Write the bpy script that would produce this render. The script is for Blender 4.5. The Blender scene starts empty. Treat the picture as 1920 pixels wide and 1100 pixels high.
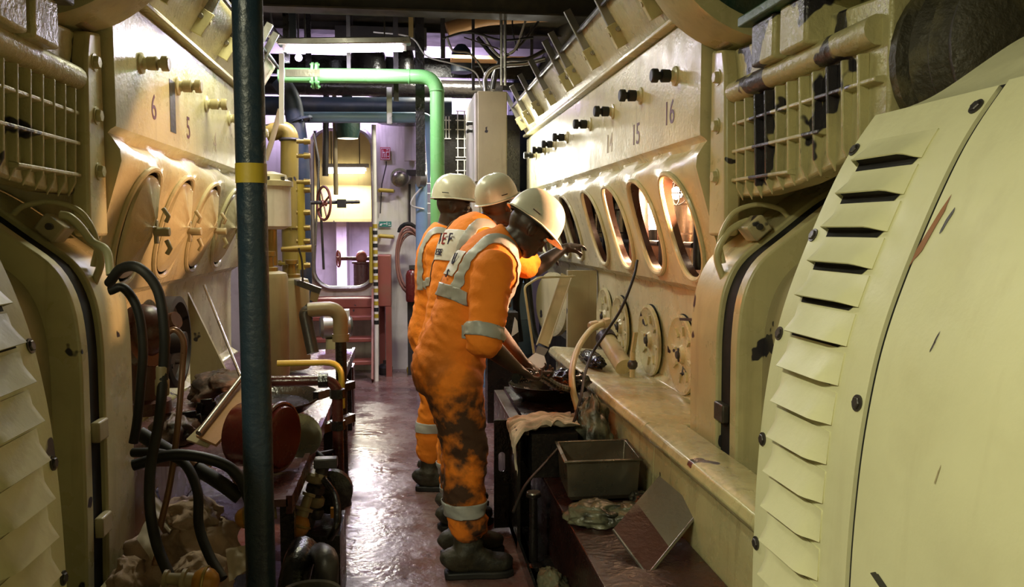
import bpy, bmesh, math, random
from mathutils import Vector as V, Matrix, Euler, Quaternion, noise
random.seed(7)
C = bpy.context.scene.collection
SC = bpy.context.scene
PI = math.pi
# ---------------------------------------------------------------- camera
FPX = 1550.0
PCH = math.atan(120/FPX); YAW = math.atan(200/FPX*math.cos(PCH)); CZ = 1.5
cam = bpy.data.cameras.new('camera'); camo = bpy.data.objects.new('camera', cam); C.objects.link(camo)
camo.location = (0, 0, CZ); camo.rotation_euler = (PI/2-PCH, 0, -YAW)
cam.sensor_width = 36; cam.lens = 36*FPX/1920; cam.clip_start = 0.05
SC.camera = camo
# ---------------------------------------------------------------- world, view, lights
w = bpy.data.worlds.new('world'); SC.world = w; w.use_nodes = True
w.node_tree.nodes['Background'].inputs[0].default_value = (0.5, 0.5, 0.42, 1)
w.node_tree.nodes['Background'].inputs[1].default_value = 0.02
SC.view_settings.view_transform = 'Standard'; SC.view_settings.look = 'None'
SC.view_settings.gamma = 1; SC.view_settings.exposure = 0.28; SC.view_settings.use_curve_mapping = False
def area(name, loc, size, sy, power, col, rot=(0, 0, 0)):
    l = bpy.data.lights.new(name, 'AREA'); l.shape = 'RECTANGLE'; l.size = size; l.size_y = sy
    l.energy = power; l.color = col
    o = bpy.data.objects.new(name, l); C.objects.link(o); o.location = loc; o.rotation_euler = rot
    return o
def point(name, loc, power, col, r=0.04):
    l = bpy.data.lights.new(name, 'POINT'); l.energy = power; l.color = col; l.shadow_soft_size = r
    o = bpy.data.objects.new(name, l); C.objects.link(o); o.location = loc
    return o
WARM = (1.0, 0.97, 0.66); VIO = (0.66, 0.52, 1.0); GOLD = (1.0, 0.86, 0.55)
# lamps whose fixtures are built below, plus added fills that have none
area('lamp_light_near', (-1.50, -0.20, 2.93), 0.14, 1.2, 92, WARM)
area('lamp_light_mid', (-0.62, 4.6, 3.02), 0.14, 1.2, 27, WARM)
area('lamp_light_tube', (-0.45, 6.28, 2.80), 1.05, 0.08, 34, (0.84, 0.76, 1.0))
area('fill_light_upper', (-0.3, 8.45, 3.1), 1.8, 0.1, 95, VIO, (math.radians(50), 0, 0))  # added violet fill without a fixture, brightens the upper bulkhead
area('lamp_light_doorway', (-0.76, 10.9, 2.2), 0.6, 0.1, 60, (1, 0.95, 0.78), (math.radians(-25), 0, 0))
area('fill_light_store', (-0.7, 11.3, 1.55), 0.7, 0.3, 110, VIO)  # added violet fill without a fixture, brightens the storeroom
area('fill_light_right', (0.45, 7.6, 3.1), 0.6, 0.1, 40, (1, 0.97, 0.85))  # added fill without a fixture, brightens the bulkhead at upper right
area('glare_light_cabinet', (0.945, 7.9, 2.2), 0.10, 0.6, 8, (1, 0.97, 0.85), (-PI/2, 0, 0.35))  # added behind the cabinet for glare on the right engine panel
# ---------------------------------------------------------------- pixel -> place helpers (real depths)
_sa, _ca, _sp, _cp = math.sin(YAW), math.cos(YAW), math.sin(PCH), math.cos(PCH)
_R = V((_ca, -_sa, 0)); _F = V((_sa*_cp, _ca*_cp, -_sp)); _U = V((_sa*_sp, _ca*_sp, _cp))
def ray(px, py): return _F + _R*((px-960)/FPX) + _U*((550-py)/FPX)
def at(px, py, Y): r = ray(px, py); return V((0, 0, CZ)) + r*(Y/r.y)
def atX(px, py, X): r = ray(px, py); return V((0, 0, CZ)) + r*(X/r.x)
def atZ(px, py, Z): r = ray(px, py); return V((0, 0, CZ)) + r*((Z-CZ)/r.z)
# ---------------------------------------------------------------- materials
def newmat(name):
    m = bpy.data.materials.new(name); m.use_nodes = True
    nt = m.node_tree; return m, nt, nt.nodes, nt.links, nt.nodes['Principled BSDF']
def mixc(N, L, fac, a, b):
    n = N.new('ShaderNodeMix'); n.data_type = 'RGBA'
    if isinstance(fac, float): n.inputs['Factor'].default_value = fac
    else: L.new(fac, n.inputs['Factor'])
    for s, x in (('A', a), ('B', b)):
        i = [k for k in n.inputs if k.name == s and k.type == 'RGBA'][0]
        if isinstance(x, tuple): i.default_value = (*x, 1) if len(x) == 3 else x
        else: L.new(x, i)
    return [k for k in n.outputs if k.type == 'RGBA'][0]
def noisef(N, L, scale, detail=4, stretch=(1, 1, 1), lo=0.4, hi=0.6, rough=0.55, off=(0, 0, 0)):
    tc = N.new('ShaderNodeTexCoord'); mp = N.new('ShaderNodeMapping'); mp.inputs['Scale'].default_value = stretch
    mp.inputs['Location'].default_value = off
    L.new(tc.outputs['Object'], mp.inputs['Vector'])
    n = N.new('ShaderNodeTexNoise'); n.inputs['Scale'].default_value = scale; n.inputs['Detail'].default_value = detail
    n.inputs['Roughness'].default_value = rough
    L.new(mp.outputs[0], n.inputs['Vector'])
    r = N.new('ShaderNodeMapRange'); r.inputs['From Min'].default_value = lo; r.inputs['From Max'].default_value = hi
    L.new(n.outputs['Fac'], r.inputs['Value'])
    return r.outputs['Result']
def paint(name, base, chip=0.0, grime=0.4, streak=0.3, rough=0.3, bump=0.05, metal=0.0, chipcol=(0.03, 0.027, 0.033), dirt=(0.16, 0.12, 0.06), chipscale=6, vary=0.14, coat=0.0):
    m, nt, N, L, B = newmat(name)
    dk = tuple(c*(1-vary*1.6) for c in base)
    c = mixc(N, L, noisef(N, L, 2.5, 5, lo=0.3, hi=0.7), dk, base)
    if grime:
        g = noisef(N, L, 5, 8, lo=0.52, hi=0.78, off=(3, 1, 7)); mu = N.new('ShaderNodeMath'); mu.operation = 'MULTIPLY'
        L.new(g, mu.inputs[0]); mu.inputs[1].default_value = grime
        c = mixc(N, L, mu.outputs[0], c, dirt)
    if streak:
        g = noisef(N, L, 6, 4, (3, 3, 0.25), 0.55, 0.75); mu = N.new('ShaderNodeMath'); mu.operation = 'MULTIPLY'
        L.new(g, mu.inputs[0]); mu.inputs[1].default_value = streak
        c = mixc(N, L, mu.outputs[0], c, dirt)
    if chip:
        t = 0.70-0.2*chip
        c = mixc(N, L, noisef(N, L, chipscale, 3, lo=t, hi=t+0.012, off=(11, 5, 2), rough=0.5), c, chipcol)
    L.new(c, B.inputs['Base Color'])
    rr = N.new('ShaderNodeMapRange'); rr.inputs['To Min'].default_value = max(0.05, rough-0.1); rr.inputs['To Max'].default_value = rough+0.15
    L.new(noisef(N, L, 7, 5, lo=0.3, hi=0.7, off=(5, 5, 5)), rr.inputs['Value']); L.new(rr.outputs[0], B.inputs['Roughness'])
    B.inputs['Metallic'].default_value = metal
    if coat: B.inputs['Coat Weight'].default_value = coat; B.inputs['Coat Roughness'].default_value = 0.12
    if bump:
        b = N.new('ShaderNodeBump'); b.inputs['Strength'].default_value = bump; b.inputs['Distance'].default_value = 0.02
        L.new(noisef(N, L, 45, 3, lo=0, hi=1), b.inputs['Height']); L.new(b.outputs[0], B.inputs['Normal'])
    return m
def plain(name, col, rough=0.5, metal=0.0, **k): return paint(name, col, grime=k.pop('grime', 0.15), streak=0, rough=rough, metal=metal, bump=k.pop('bump', 0.02), **k)
def emit(name, col, s):
    m, nt, N, L, B = newmat(name); B.inputs['Base Color'].default_value = (*col, 1)
    B.inputs['Emission Color'].default_value = (*col, 1); B.inputs['Emission Strength'].default_value = s; return m
def cloth(name, col, dark, rough=0.85, scale=6, lo=0.5, hi=0.62, amt=0.9, wt=0.4, below=None):
    m, nt, N, L, B = newmat(name)
    g = noisef(N, L, scale, 6, lo=lo, hi=hi); mu = N.new('ShaderNodeMath'); mu.operation = 'MULTIPLY'; L.new(g, mu.inputs[0]); mu.inputs[1].default_value = amt
    if below:                                   # oil stains soaked into the trousers only
        tc = N.new('ShaderNodeTexCoord'); sx = N.new('ShaderNodeSeparateXYZ'); L.new(tc.outputs['Object'], sx.inputs[0])
        mr = N.new('ShaderNodeMapRange'); mr.inputs['From Min'].default_value = below[1]; mr.inputs['From Max'].default_value = below[0]; L.new(sx.outputs['Z'], mr.inputs['Value'])
        m2 = N.new('ShaderNodeMath'); m2.operation = 'MULTIPLY'; L.new(mu.outputs[0], m2.inputs[0]); L.new(mr.outputs[0], m2.inputs[1]); mu = m2
    c = mixc(N, L, noisef(N, L, 3, 4, lo=0.3, hi=0.7), tuple(x*0.82 for x in col), col)
    c = mixc(N, L, mu.outputs[0], c, dark)
    L.new(c, B.inputs['Base Color']); B.inputs['Roughness'].default_value = rough
    b = N.new('ShaderNodeBump'); b.inputs['Strength'].default_value = wt; b.inputs['Distance'].default_value = 0.01
    L.new(noisef(N, L, 38, 5, lo=0, hi=1), b.inputs['Height']); L.new(b.outputs[0], B.inputs['Normal'])
    return m
CREAM = (0.58, 0.53, 0.28)
M = dict(
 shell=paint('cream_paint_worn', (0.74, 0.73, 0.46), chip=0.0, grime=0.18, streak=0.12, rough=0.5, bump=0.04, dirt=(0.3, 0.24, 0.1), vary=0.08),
 shelldirtyshade=paint('cream_paint_dirty_shaded', (0.60, 0.57, 0.33), chip=0.06, grime=0.55, streak=0.25, rough=0.5, bump=0.06, dirt=(0.2, 0.16, 0.07), vary=0.12),  # some dirt, but mainly the left housing's shade put into the paint
 cream=paint('cream_paint_chipped', (0.58, 0.53, 0.28), chip=0.12, grime=0.35, streak=0.3, rough=0.3),
 cast=paint('cream_paint_flaking', (0.54, 0.50, 0.26), chip=0.68, grime=0.55, streak=0.2, rough=0.35, bump=0.25, chipscale=4),
 engine=paint('cream_gloss_enamel', (0.62, 0.57, 0.33), chip=0.0, grime=0.25, streak=0.28, rough=0.30, bump=0.10, coat=0.1),
 engine_low=paint('cream_oily_enamel', (0.56, 0.51, 0.27), chip=0.08, grime=0.4, streak=0.5, rough=0.22, dirt=(0.1, 0.075, 0.03), bump=0.08),
 deckcover=paint('cream_top_deck', (0.55, 0.49, 0.29), grime=0.45, streak=0.35, rough=0.28, bump=0.15),
 beige=paint('beige_paint', (0.45, 0.39, 0.22), chip=0.15, grime=0.4, streak=0.3, rough=0.4),
 tan=paint('tan_pipe_paint', (0.34, 0.27, 0.15), chip=0.2, grime=0.4, streak=0.2, rough=0.35),
 black=plain('black_gasket', (0.005, 0.005, 0.005), 0.9),
 rubber=plain('black_rubber', (0.008, 0.008, 0.008), 0.55),
 oily=paint('oily_black_iron', (0.014, 0.012, 0.011), grime=0.3, streak=0, rough=0.25, bump=0.2, dirt=(0.05, 0.04, 0.03)),
 iron=paint('dark_iron', (0.05, 0.045, 0.042), grime=0.4, streak=0.1, rough=0.4, bump=0.12, metal=0.3),
 bluepost=paint('dark_blue_paint', (0.011, 0.026, 0.044), chip=0.05, grime=0.4, streak=0.3, rough=0.38, dirt=(0.02, 0.02, 0.02), bump=0.2, chipcol=(0.15, 0.16, 0.1)),
 yellow=paint('yellow_paint', (0.45, 0.34, 0.04), chip=0.15, grime=0.4, streak=0.2, rough=0.4),
 yband=paint('yellow_band_paint', (0.42, 0.30, 0.02), chip=0.3, grime=0.4, streak=0.3, rough=0.5),
 green=paint('green_pipe_paint', (0.17, 0.46, 0.14), grime=0.2, streak=0.15, rough=0.3, vary=0.1),
 dgreen=paint('dark_green_paint', (0.02, 0.055, 0.04), grime=0.5, streak=0.2, rough=0.4, bump=0.2),
 mgreen=paint('mid_green_paint', (0.04, 0.13, 0.075), chip=0.2, grime=0.4, rough=0.4, bump=0.15),
 lblue=paint('light_blue_paint', (0.21, 0.33, 0.47), grime=0.25, streak=0.1, rough=0.35),
 dblue=paint('blue_grey_paint', (0.012, 0.023, 0.04), grime=0.3, streak=0.1, rough=0.5),
 red=paint('red_lead_paint', (0.27, 0.075, 0.055), chip=0.15, grime=0.4, streak=0.2, rough=0.4),
 dred=paint('dark_red_oily_paint', (0.085, 0.022, 0.018), grime=0.5, streak=0.2, rough=0.25, dirt=(0.01, 0.008, 0.008), bump=0.15),
 purple=paint('maroon_deck_paint', (0.13, 0.055, 0.06), grime=0.5, streak=0, rough=0.25, dirt=(0.015, 0.012, 0.012), bump=0.15),
 white=paint('white_bulkhead_paint', (0.72, 0.68, 0.60), grime=0.35, streak=0.35, rough=0.45),
 mustard=paint('mustard_paint', (0.55, 0.42, 0.17), grime=0.25, streak=0.25, rough=0.45),
 ceil=paint('dark_ceiling', (0.045, 0.038, 0.03), grime=0.4, streak=0, rough=0.7),
 foundred=paint('foundation_red', (0.035, 0.012, 0.011), grime=0.6, streak=0.2, rough=0.25, dirt=(0.008, 0.007, 0.007), bump=0.2),
 bare=paint('scraped_bare_plate', (0.20, 0.18, 0.14), grime=0.4, streak=0.4, rough=0.6, metal=0.2, bump=0.2),
 steel=paint('worn_steel', (0.36, 0.35, 0.33), grime=0.4, streak=0.2, rough=0.32, metal=0.9, bump=0.05),
 stain=paint('stainless_tray', (0.26, 0.235, 0.18), grime=0.5, streak=0.3, rough=0.28, metal=0.8, bump=0.03),
 copper=paint('copper_pipe', (0.22, 0.11, 0.06), grime=0.4, streak=0, rough=0.35, metal=0.5),
 dully=paint('dull_yellow_paint', (0.27, 0.20, 0.035), chip=0.15, grime=0.5, streak=0.3, rough=0.4),
 brass=paint('brass_yellow', (0.33, 0.23, 0.06), grime=0.4, streak=0, rough=0.35, metal=0.4),
 redbrown=paint('red_brown_paint', (0.10, 0.035, 0.025), grime=0.4, streak=0.2, rough=0.3),
 orangev=paint('orange_valve_paint', (0.50, 0.22, 0.03), chip=0.1, grime=0.5, streak=0, rough=0.35),
 helmet=plain('white_helmet_plastic', (0.70, 0.69, 0.58), 0.25, grime=0.25),
 visor=plain('dark_helmet_lining', (0.015, 0.014, 0.013), 0.6),
 skin=plain('dark_brown_skin', (0.040, 0.021, 0.014), 0.45, grime=0.0, vary=0.12, bump=0.05),
 eyew=plain('eye_white', (0.5, 0.47, 0.42), 0.3, grime=0),
 suit=cloth('orange_coverall_cloth', (0.95, 0.27, 0.015), (0.10, 0.035, 0.012), scale=5, lo=0.60, hi=0.70, amt=0.55),
 suitdirty=cloth('orange_coverall_oily', (0.93, 0.25, 0.014), (0.022, 0.014, 0.008), scale=5.5, lo=0.41, hi=0.53, amt=0.96, below=(0.78, 1.02)),
 tape=plain('silver_reflective_tape', (0.42, 0.43, 0.41), 0.4, grime=0.3),
 patch=plain('white_print_patch', (0.72, 0.70, 0.66), 0.6),
 ink=plain('navy_print', (0.03, 0.025, 0.08), 0.6, grime=0), inkred=plain('red_print', (0.35, 0.02, 0.02), 0.6, grime=0),
 boot=cloth('olive_black_boot', (0.035, 0.03, 0.016), (0.008, 0.008, 0.006), 0.6, wt=0.5), sole=plain('black_boot_sole', (0.008, 0.008, 0.008), 0.6),
 rag=cloth('grey_cream_rag', (0.50, 0.46, 0.36), (0.10, 0.085, 0.06), scale=9, lo=0.5, hi=0.75),
 ragpink=cloth('beige_pink_rag', (0.50, 0.36, 0.27), (0.14, 0.09, 0.06), scale=10, lo=0.5, hi=0.75),
 ragoil=cloth('oil_soaked_rag', (0.17, 0.17, 0.11), (0.012, 0.012, 0.01), 0.35, scale=12, lo=0.42, hi=0.6),
 ragdark=cloth('brown_black_rag', (0.16, 0.10, 0.075), (0.02, 0.015, 0.012), 0.6, scale=12, lo=0.42, hi=0.6),
 paper=plain('crumpled_paper', (0.55, 0.47, 0.38), 0.7),
 cable=plain('white_cable', (0.6, 0.58, 0.52), 0.5), hosec=paint('cream_hose', (0.52, 0.50, 0.28), grime=0.4, streak=0, rough=0.45),
 hosered=plain('red_brown_hose', (0.26, 0.12, 0.09), 0.4),
 sign=plain('red_sign', (0.42, 0.02, 0.03), 0.5), signw=plain('sign_white', (0.8, 0.78, 0.75), 0.5, grime=0), signg=plain('green_sign', (0.03, 0.22, 0.17), 0.5),
 wood=paint('orange_brown_lagging', (0.40, 0.20, 0.07), grime=0.4, streak=0.2, rough=0.6),
 inside=paint('red_brown_interior', (0.06, 0.027, 0.017), grime=0.3, streak=0, rough=0.3), liner=paint('oily_cylinder_liner', (0.45, 0.36, 0.28), grime=0.4, streak=0.1, rough=0.15, metal=0.85),
 tubeV=emit('tube_glow_violet', (0.86, 0.78, 1.0), 22), tubeW=emit('tube_glow_white', (1.0, 0.97, 0.84), 12), bulb=emit('inspection_bulb_glow', (1.0, 0.74, 0.5), 60),
 led=emit('small_lamp_glow', (0.8, 0.65, 1.0), 10),
)
M['drumred'] = paint('drum_red_paint', (0.12, 0.016, 0.013), grime=0.35, streak=0.1, rough=0.22, bump=0.05, dirt=(0.02, 0.01, 0.01))
M['gloss'] = paint('glossy_black_iron', (0.03, 0.032, 0.034), grime=0.2, streak=0, rough=0.12, metal=0.6, bump=0.1)
M['benchbr'] = paint('dark_brown_steel', (0.075, 0.06, 0.045), grime=0.5, streak=0.1, rough=0.35, dirt=(0.012, 0.01, 0.01), bump=0.1)
M['platered'] = paint('oily_red_plate', (0.07, 0.025, 0.022), grime=0.4, streak=0, rough=0.36, dirt=(0.25, 0.22, 0.18), bump=0.15)
# ---------------------------------------------------------------- mesh builder
class MB:
    def __init__(s): s.v = []; s.f = []
    def add(s, vs, fs):
        k = len(s.v); s.v += [V(v) for v in vs]; s.f += [tuple(i+k for i in f) for f in fs]; return s
    def box(s, a, b, rot=None, piv=None):
        x0, y0, z0 = (min(a[i], b[i]) for i in range(3)); x1, y1, z1 = (max(a[i], b[i]) for i in range(3))
        vs = [V((x, y, z)) for x in (x0, x1) for y in (y0, y1) for z in (z0, z1)]
        if rot: 
            c = V(piv) if piv else V(((x0+x1)/2, (y0+y1)/2, (z0+z1)/2)); R = Euler(rot).to_matrix(); vs = [c+R@(v-c) for v in vs]
        return s.add(vs, [(0, 1, 3, 2), (4, 6, 7, 5), (0, 4, 5, 1), (2, 3, 7, 6), (0, 2, 6, 4), (1, 5, 7, 3)])
    def bar(s, p, q, wd, th, up=(0, 0, 1)):     # rectangular bar p->q
        p, q = V(p), V(q); d = (q-p).normalized(); u = V(up); a = d.cross(u)
        if a.length < 1e-4: a = d.cross(V((1, 0, 0)))
        a.normalize(); b = a.cross(d)
        vs = [c+a*(i*wd/2)+b*(j*th/2) for c in (p, q) for i, j in ((-1, -1), (1, -1), (1, 1), (-1, 1))]
        return s.add(vs, [(0, 1, 2, 3), (7, 6, 5, 4), (0, 4, 5, 1), (1, 5, 6, 2), (2, 6, 7, 3), (3, 7, 4, 0)])
    def tube(s, path, r, n=12, caps=True, closed=False, ell=None):
        P = [V(p) for p in path]; m = len(P); rr = r if isinstance(r, (list, tuple)) else [r]*m
        T = []
        for i in range(m):
            if closed: t = P[(i+1) % m]-P[i-1]
            else: t = (P[min(i+1, m-1)]-P[max(i-1, 0)])
            T.append(t.normalized() if t.length > 1e-9 else V((0, 0, 1)))
        a = T[0].cross(V((0, 0, 1)))
        if a.length < 0.05: a = T[0].cross(V((0, 1, 0)))
        a.normalize(); vs = []
        for i in range(m):
            a = a-T[i]*a.dot(T[i])
            if a.length < 1e-6: a = T[i].orthogonal()
            a.normalize(); b = T[i].cross(a)
            for k in range(n):
                th = 2*PI*k/n; vs.append(P[i]+(a*math.cos(th)+b*math.sin(th))*rr[i])
        fs = []
        for i in range(m if closed else m-1):
            j = (i+1) % m
            for k in range(n): fs.append((i*n+k, i*n+(k+1) % n, j*n+(k+1) % n, j*n+k))
        if caps and not closed: fs.append(tuple(range(n-1, -1, -1))); fs.append(tuple(range((m-1)*n, m*n)))
        return s.add(vs, fs)
    def cyl(s, p, q, r, r2=None, n=20): return s.tube([p, q], [r, r if r2 is None else r2], n)
    def lathe(s, prof, o, ax=(0, 0, 1), n=28, caps=True):  # prof: (radius, height)
        o = V(o); ax = V(ax).normalized(); a = ax.orthogonal().normalized(); b = ax.cross(a)
        vs = []; fs = []
        for r, h in prof:
            for k in range(n):
                t = 2*PI*k/n; vs.append(o+ax*h+(a*math.cos(t)+b*math.sin(t))*max(r, 1e-4))
        for i in range(len(prof)-1):
            for k in range(n): fs.append((i*n+k, i*n+(k+1) % n, (i+1)*n+(k+1) % n, (i+1)*n+k))
        if caps: fs.append(tuple(range(n-1, -1, -1))); fs.append(tuple(range((len(prof)-1)*n, len(prof)*n)))
        return s.add(vs, fs)
    def ball(s, c, r, n=14, rot=None):
        c = V(c); r = (r, r, r) if not isinstance(r, (tuple, list)) else r; vs = []; fs = []
        R = rot if rot is not None else Matrix.Identity(3); m = n//2
        vs.append(c+R@V((0, 0, r[2])))
        for i in range(1, m):
            p = PI*i/m
            for k in range(n):
                t = 2*PI*k/n; vs.append(c+R@V((r[0]*math.sin(p)*math.cos(t), r[1]*math.sin(p)*math.sin(t), r[2]*math.cos(p))))
        vs.append(c+R@V((0, 0, -r[2]))); e = len(vs)-1
        for k in range(n):
            fs.append((0, 1+k, 1+(k+1) % n)); fs.append((e, e-n+(k+1) % n, e-n+k))
        for i in range(m-2):
            for k in range(n): fs.append((1+i*n+k, 1+(i+1)*n+k, 1+(i+1)*n+(k+1) % n, 1+i*n+(k+1) % n))
        return s.add(vs, fs)
    def torus(s, c, ax, R, r, n=32, m=10, sx=1.0):
        c = V(c); ax = V(ax).normalized(); a = ax.orthogonal().normalized(); b = ax.cross(a)
        return s.tube([c+a*math.cos(2*PI*k/n)*R+b*math.sin(2*PI*k/n)*R*sx for k in range(n)], r, m, closed=True)
    def prism(s, poly, d0, d1, to3):            # poly 2D, extruded d0..d1 by to3(u, v, d)
        n = len(poly); vs = [to3(u, v, d) for d in (d0, d1) for u, v in poly]
        return s.add(vs, [tuple(range(n-1, -1, -1)), tuple(range(n, 2*n))]+[(i, (i+1) % n, n+(i+1) % n, n+i) for i in range(n)])
    def grid(s, fn, nu, nv):
        vs = [fn(i/nu, j/nv) for i in range(nu+1) for j in range(nv+1)]
        return s.add(vs, [(i*(nv+1)+j, (i+1)*(nv+1)+j, (i+1)*(nv+1)+j+1, i*(nv+1)+j+1) for i in range(nu) for j in range(nv)])
    def quad(s, a, b, c, d): return s.add([a, b, c, d], [(0, 1, 2, 3)])
    def build(s, name, mat, parent=None, origin=None, bevel=0.0, ang=0.7, solid=0.0, sub=0, bseg=2):
        if origin is None:
            if parent is not None: origin = wl(parent)
            else:
                xs = [v.x for v in s.v]; ys = [v.y for v in s.v]; zs = [v.z for v in s.v]
                origin = V(((min(xs)+max(xs))/2, (min(ys)+max(ys))/2, min(zs)))
        origin = V(origin); me = bpy.data.meshes.new(name)
        me.from_pydata([v-origin for v in s.v], [], s.f); me.validate()
        bm = bmesh.new(); bm.from_mesh(me); bmesh.ops.remove_doubles(bm, verts=bm.verts, dist=1e-6)
        bmesh.ops.recalc_face_normals(bm, faces=bm.faces); bm.to_mesh(me); bm.free()
        o = obj(name, me, mat, parent, origin, ang)
        if solid:
            cnt = {}
            for p in me.polygons:
                for k in p.edge_keys: cnt[k] = cnt.get(k, 0)+1
            for ed in me.edges:
                if cnt.get(ed.key, 0) == 1: ed.use_edge_sharp = True
        if solid: md = o.modifiers.new('solid', 'SOLIDIFY'); md.thickness = solid; md.offset = 0
        if bevel: md = o.modifiers.new('bevel', 'BEVEL'); md.width = bevel; md.segments = bseg; md.limit_method = 'ANGLE'; md.angle_limit = 0.6
        if sub: md = o.modifiers.new('sub', 'SUBSURF'); md.levels = sub; md.render_levels = sub
        return o
def obj(name, me, mat, parent, origin, ang=0.7):
    for p in me.polygons: p.use_smooth = True
    me.set_sharp_from_angle(angle=ang)
    if mat is not None: me.materials.append(M[mat] if isinstance(mat, str) else mat)
    o = bpy.data.objects.new(name, me); C.objects.link(o)
    if parent is not None: o.parent = parent; o.location = V(origin)-wl(parent)
    else: o.location = origin
    return o
def wl(o):
    p = V((0, 0, 0))
    while o is not None: p = p+V(o.location); o = o.parent
    return p
def tag(o, label=None, cat=None, group=None, kind=None):
    if label: o['label'] = label
    if cat: o['category'] = cat
    if group: o['group'] = group
    if kind: o['kind'] = kind
    return o
def thing(name, loc, label, cat, group=None):
    o = bpy.data.objects.new(name, None); C.objects.link(o); o.location = loc; o.empty_display_size = 0.1
    return tag(o, label, cat, group)
def struct(o): o['kind'] = 'structure'; return o
def dup(o, loc, parent, rot=None):              # a copy of a part (shared mesh) and its sub-parts
    c = o.copy(); C.objects.link(c); c.parent = parent; c.location = V(loc)-wl(parent)
    if rot: c.rotation_euler = rot
    for ch in [k for k in C.objects if k.parent == o]:
        d = ch.copy(); C.objects.link(d); d.parent = c
    return c
def arc(c, a, b, R, t0, t1, n=8): return [V(c)+V(a)*math.cos(t0+(t1-t0)*i/n)*R+V(b)*math.sin(t0+(t1-t0)*i/n)*R for i in range(n+1)]
def fillet(path, R, seg=6):
    P = [V(p) for p in path]; out = [P[0]]
    for i in range(1, len(P)-1):
        a = (P[i-1]-P[i]); b = (P[i+1]-P[i]); r = min(R, a.length*0.49, b.length*0.49); p, q = P[i]+a.normalized()*r, P[i]+b.normalized()*r
        for k in range(seg+1): t = k/seg; out.append(p*(1-t)**2+P[i]*2*t*(1-t)+q*t*t)
    return out+[P[-1]]
def spline(pts, n=8):
    P = [V(p) for p in pts]; P = [P[0]*2-P[1]]+P+[P[-1]*2-P[-2]]; out = []
    for i in range(1, len(P)-2):
        for k in range(n):
            t = k/n; a, b, c, d = P[i-1:i+3]
            out.append(0.5*((2*b)+(c-a)*t+(2*a-5*b+4*c-d)*t*t+(3*b-a-3*c+d)*t**3))
    return out+[P[-2]]
def text3d(name, s, size, mat, parent, loc, xax, yax, ext=0.0006):
    cu = bpy.data.curves.new(name, 'FONT'); cu.body = s; cu.size = size; cu.extrude = ext; cu.align_x = 'CENTER'; cu.align_y = 'CENTER'
    t = bpy.data.objects.new(name, cu); C.objects.link(t); bpy.context.view_layer.update()
    me = bpy.data.meshes.new_from_object(t.evaluated_get(bpy.context.evaluated_depsgraph_get())); bpy.data.objects.remove(t)
    x = V(xax).normalized(); y = V(yax); y = (y-x*y.dot(x)).normalized(); z = x.cross(y); R = Matrix((x, y, z)).transposed()
    for v in me.vertices: v.co = R@v.co
    me.name = name; me.materials.clear()
    return obj(name, me, mat, parent, V(loc))
def hexbolt(r=0.02, h=0.016, ax=(0, -1, 0), wash=True):
    m = MB(); ax = V(ax)
    if wash: m.cyl((0, 0, 0), ax*0.004, r*1.35, n=16)
    m.tube([(0, 0, 0), ax*h*0.8, ax*h], [r, r, r*0.85], 6); return m
# ================================================================ THE SETTING
def bx(name, a, b, mat, **k): return MB().box(a, b).build(name, mat, **k)
mf, nt, N, L, B = newmat('red_worn_deck')
c = mixc(N, L, noisef(N, L, 3, 6, lo=0.2, hi=0.8), (0.12, 0.055, 0.05), (0.19, 0.10, 0.088))
c = mixc(N, L, noisef(N, L, 9, 9, lo=0.42, hi=0.75, off=(4, 2, 0), rough=0.75), c, (0.22, 0.17, 0.165))
c = mixc(N, L, noisef(N, L, 13, 8, lo=0.58, hi=0.72, off=(1, 9, 0), rough=0.7), c, (0.05, 0.03, 0.03))
L.new(c, B.inputs['Base Color'])
rr = N.new('ShaderNodeMapRange'); rr.inputs['To Min'].default_value = 0.08; rr.inputs['To Max'].default_value = 0.42
L.new(noisef(N, L, 4, 6, lo=0.35, hi=0.65, off=(7, 3, 0)), rr.inputs['Value']); L.new(rr.outputs[0], B.inputs['Roughness'])
b = N.new('ShaderNodeBump'); b.inputs['Strength'].default_value = 0.25; b.inputs['Distance'].default_value = 0.02
L.new(noisef(N, L, 18, 6, lo=0, hi=1), b.inputs['Height']); L.new(b.outputs[0], B.inputs['Normal'])
M['floor'] = mf
struct(bx('floor', (-3.2, -1.2, -0.06), (3.6, 13.2, 0), 'floor'))
struct(bx('ceiling', (-3.2, -1.2, 3.42), (3.6, 13.2, 3.5), 'ceil'))
struct(bx('wall_left', (-3.2, -1.2, 0), (-3.1, 13.2, 3.42), 'white'))
struct(bx('wall_right', (3.5, -1.2, 0), (3.6, 13.2, 3.42), 'white'))
struct(bx('wall_back', (-3.1, -1.2, 0), (3.5, -1.1, 3.42), 'beige'))
struct(bx('wall_storeroom', (-3.1, 13.1, 0), (3.5, 13.2, 3.42), 'white'))
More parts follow.
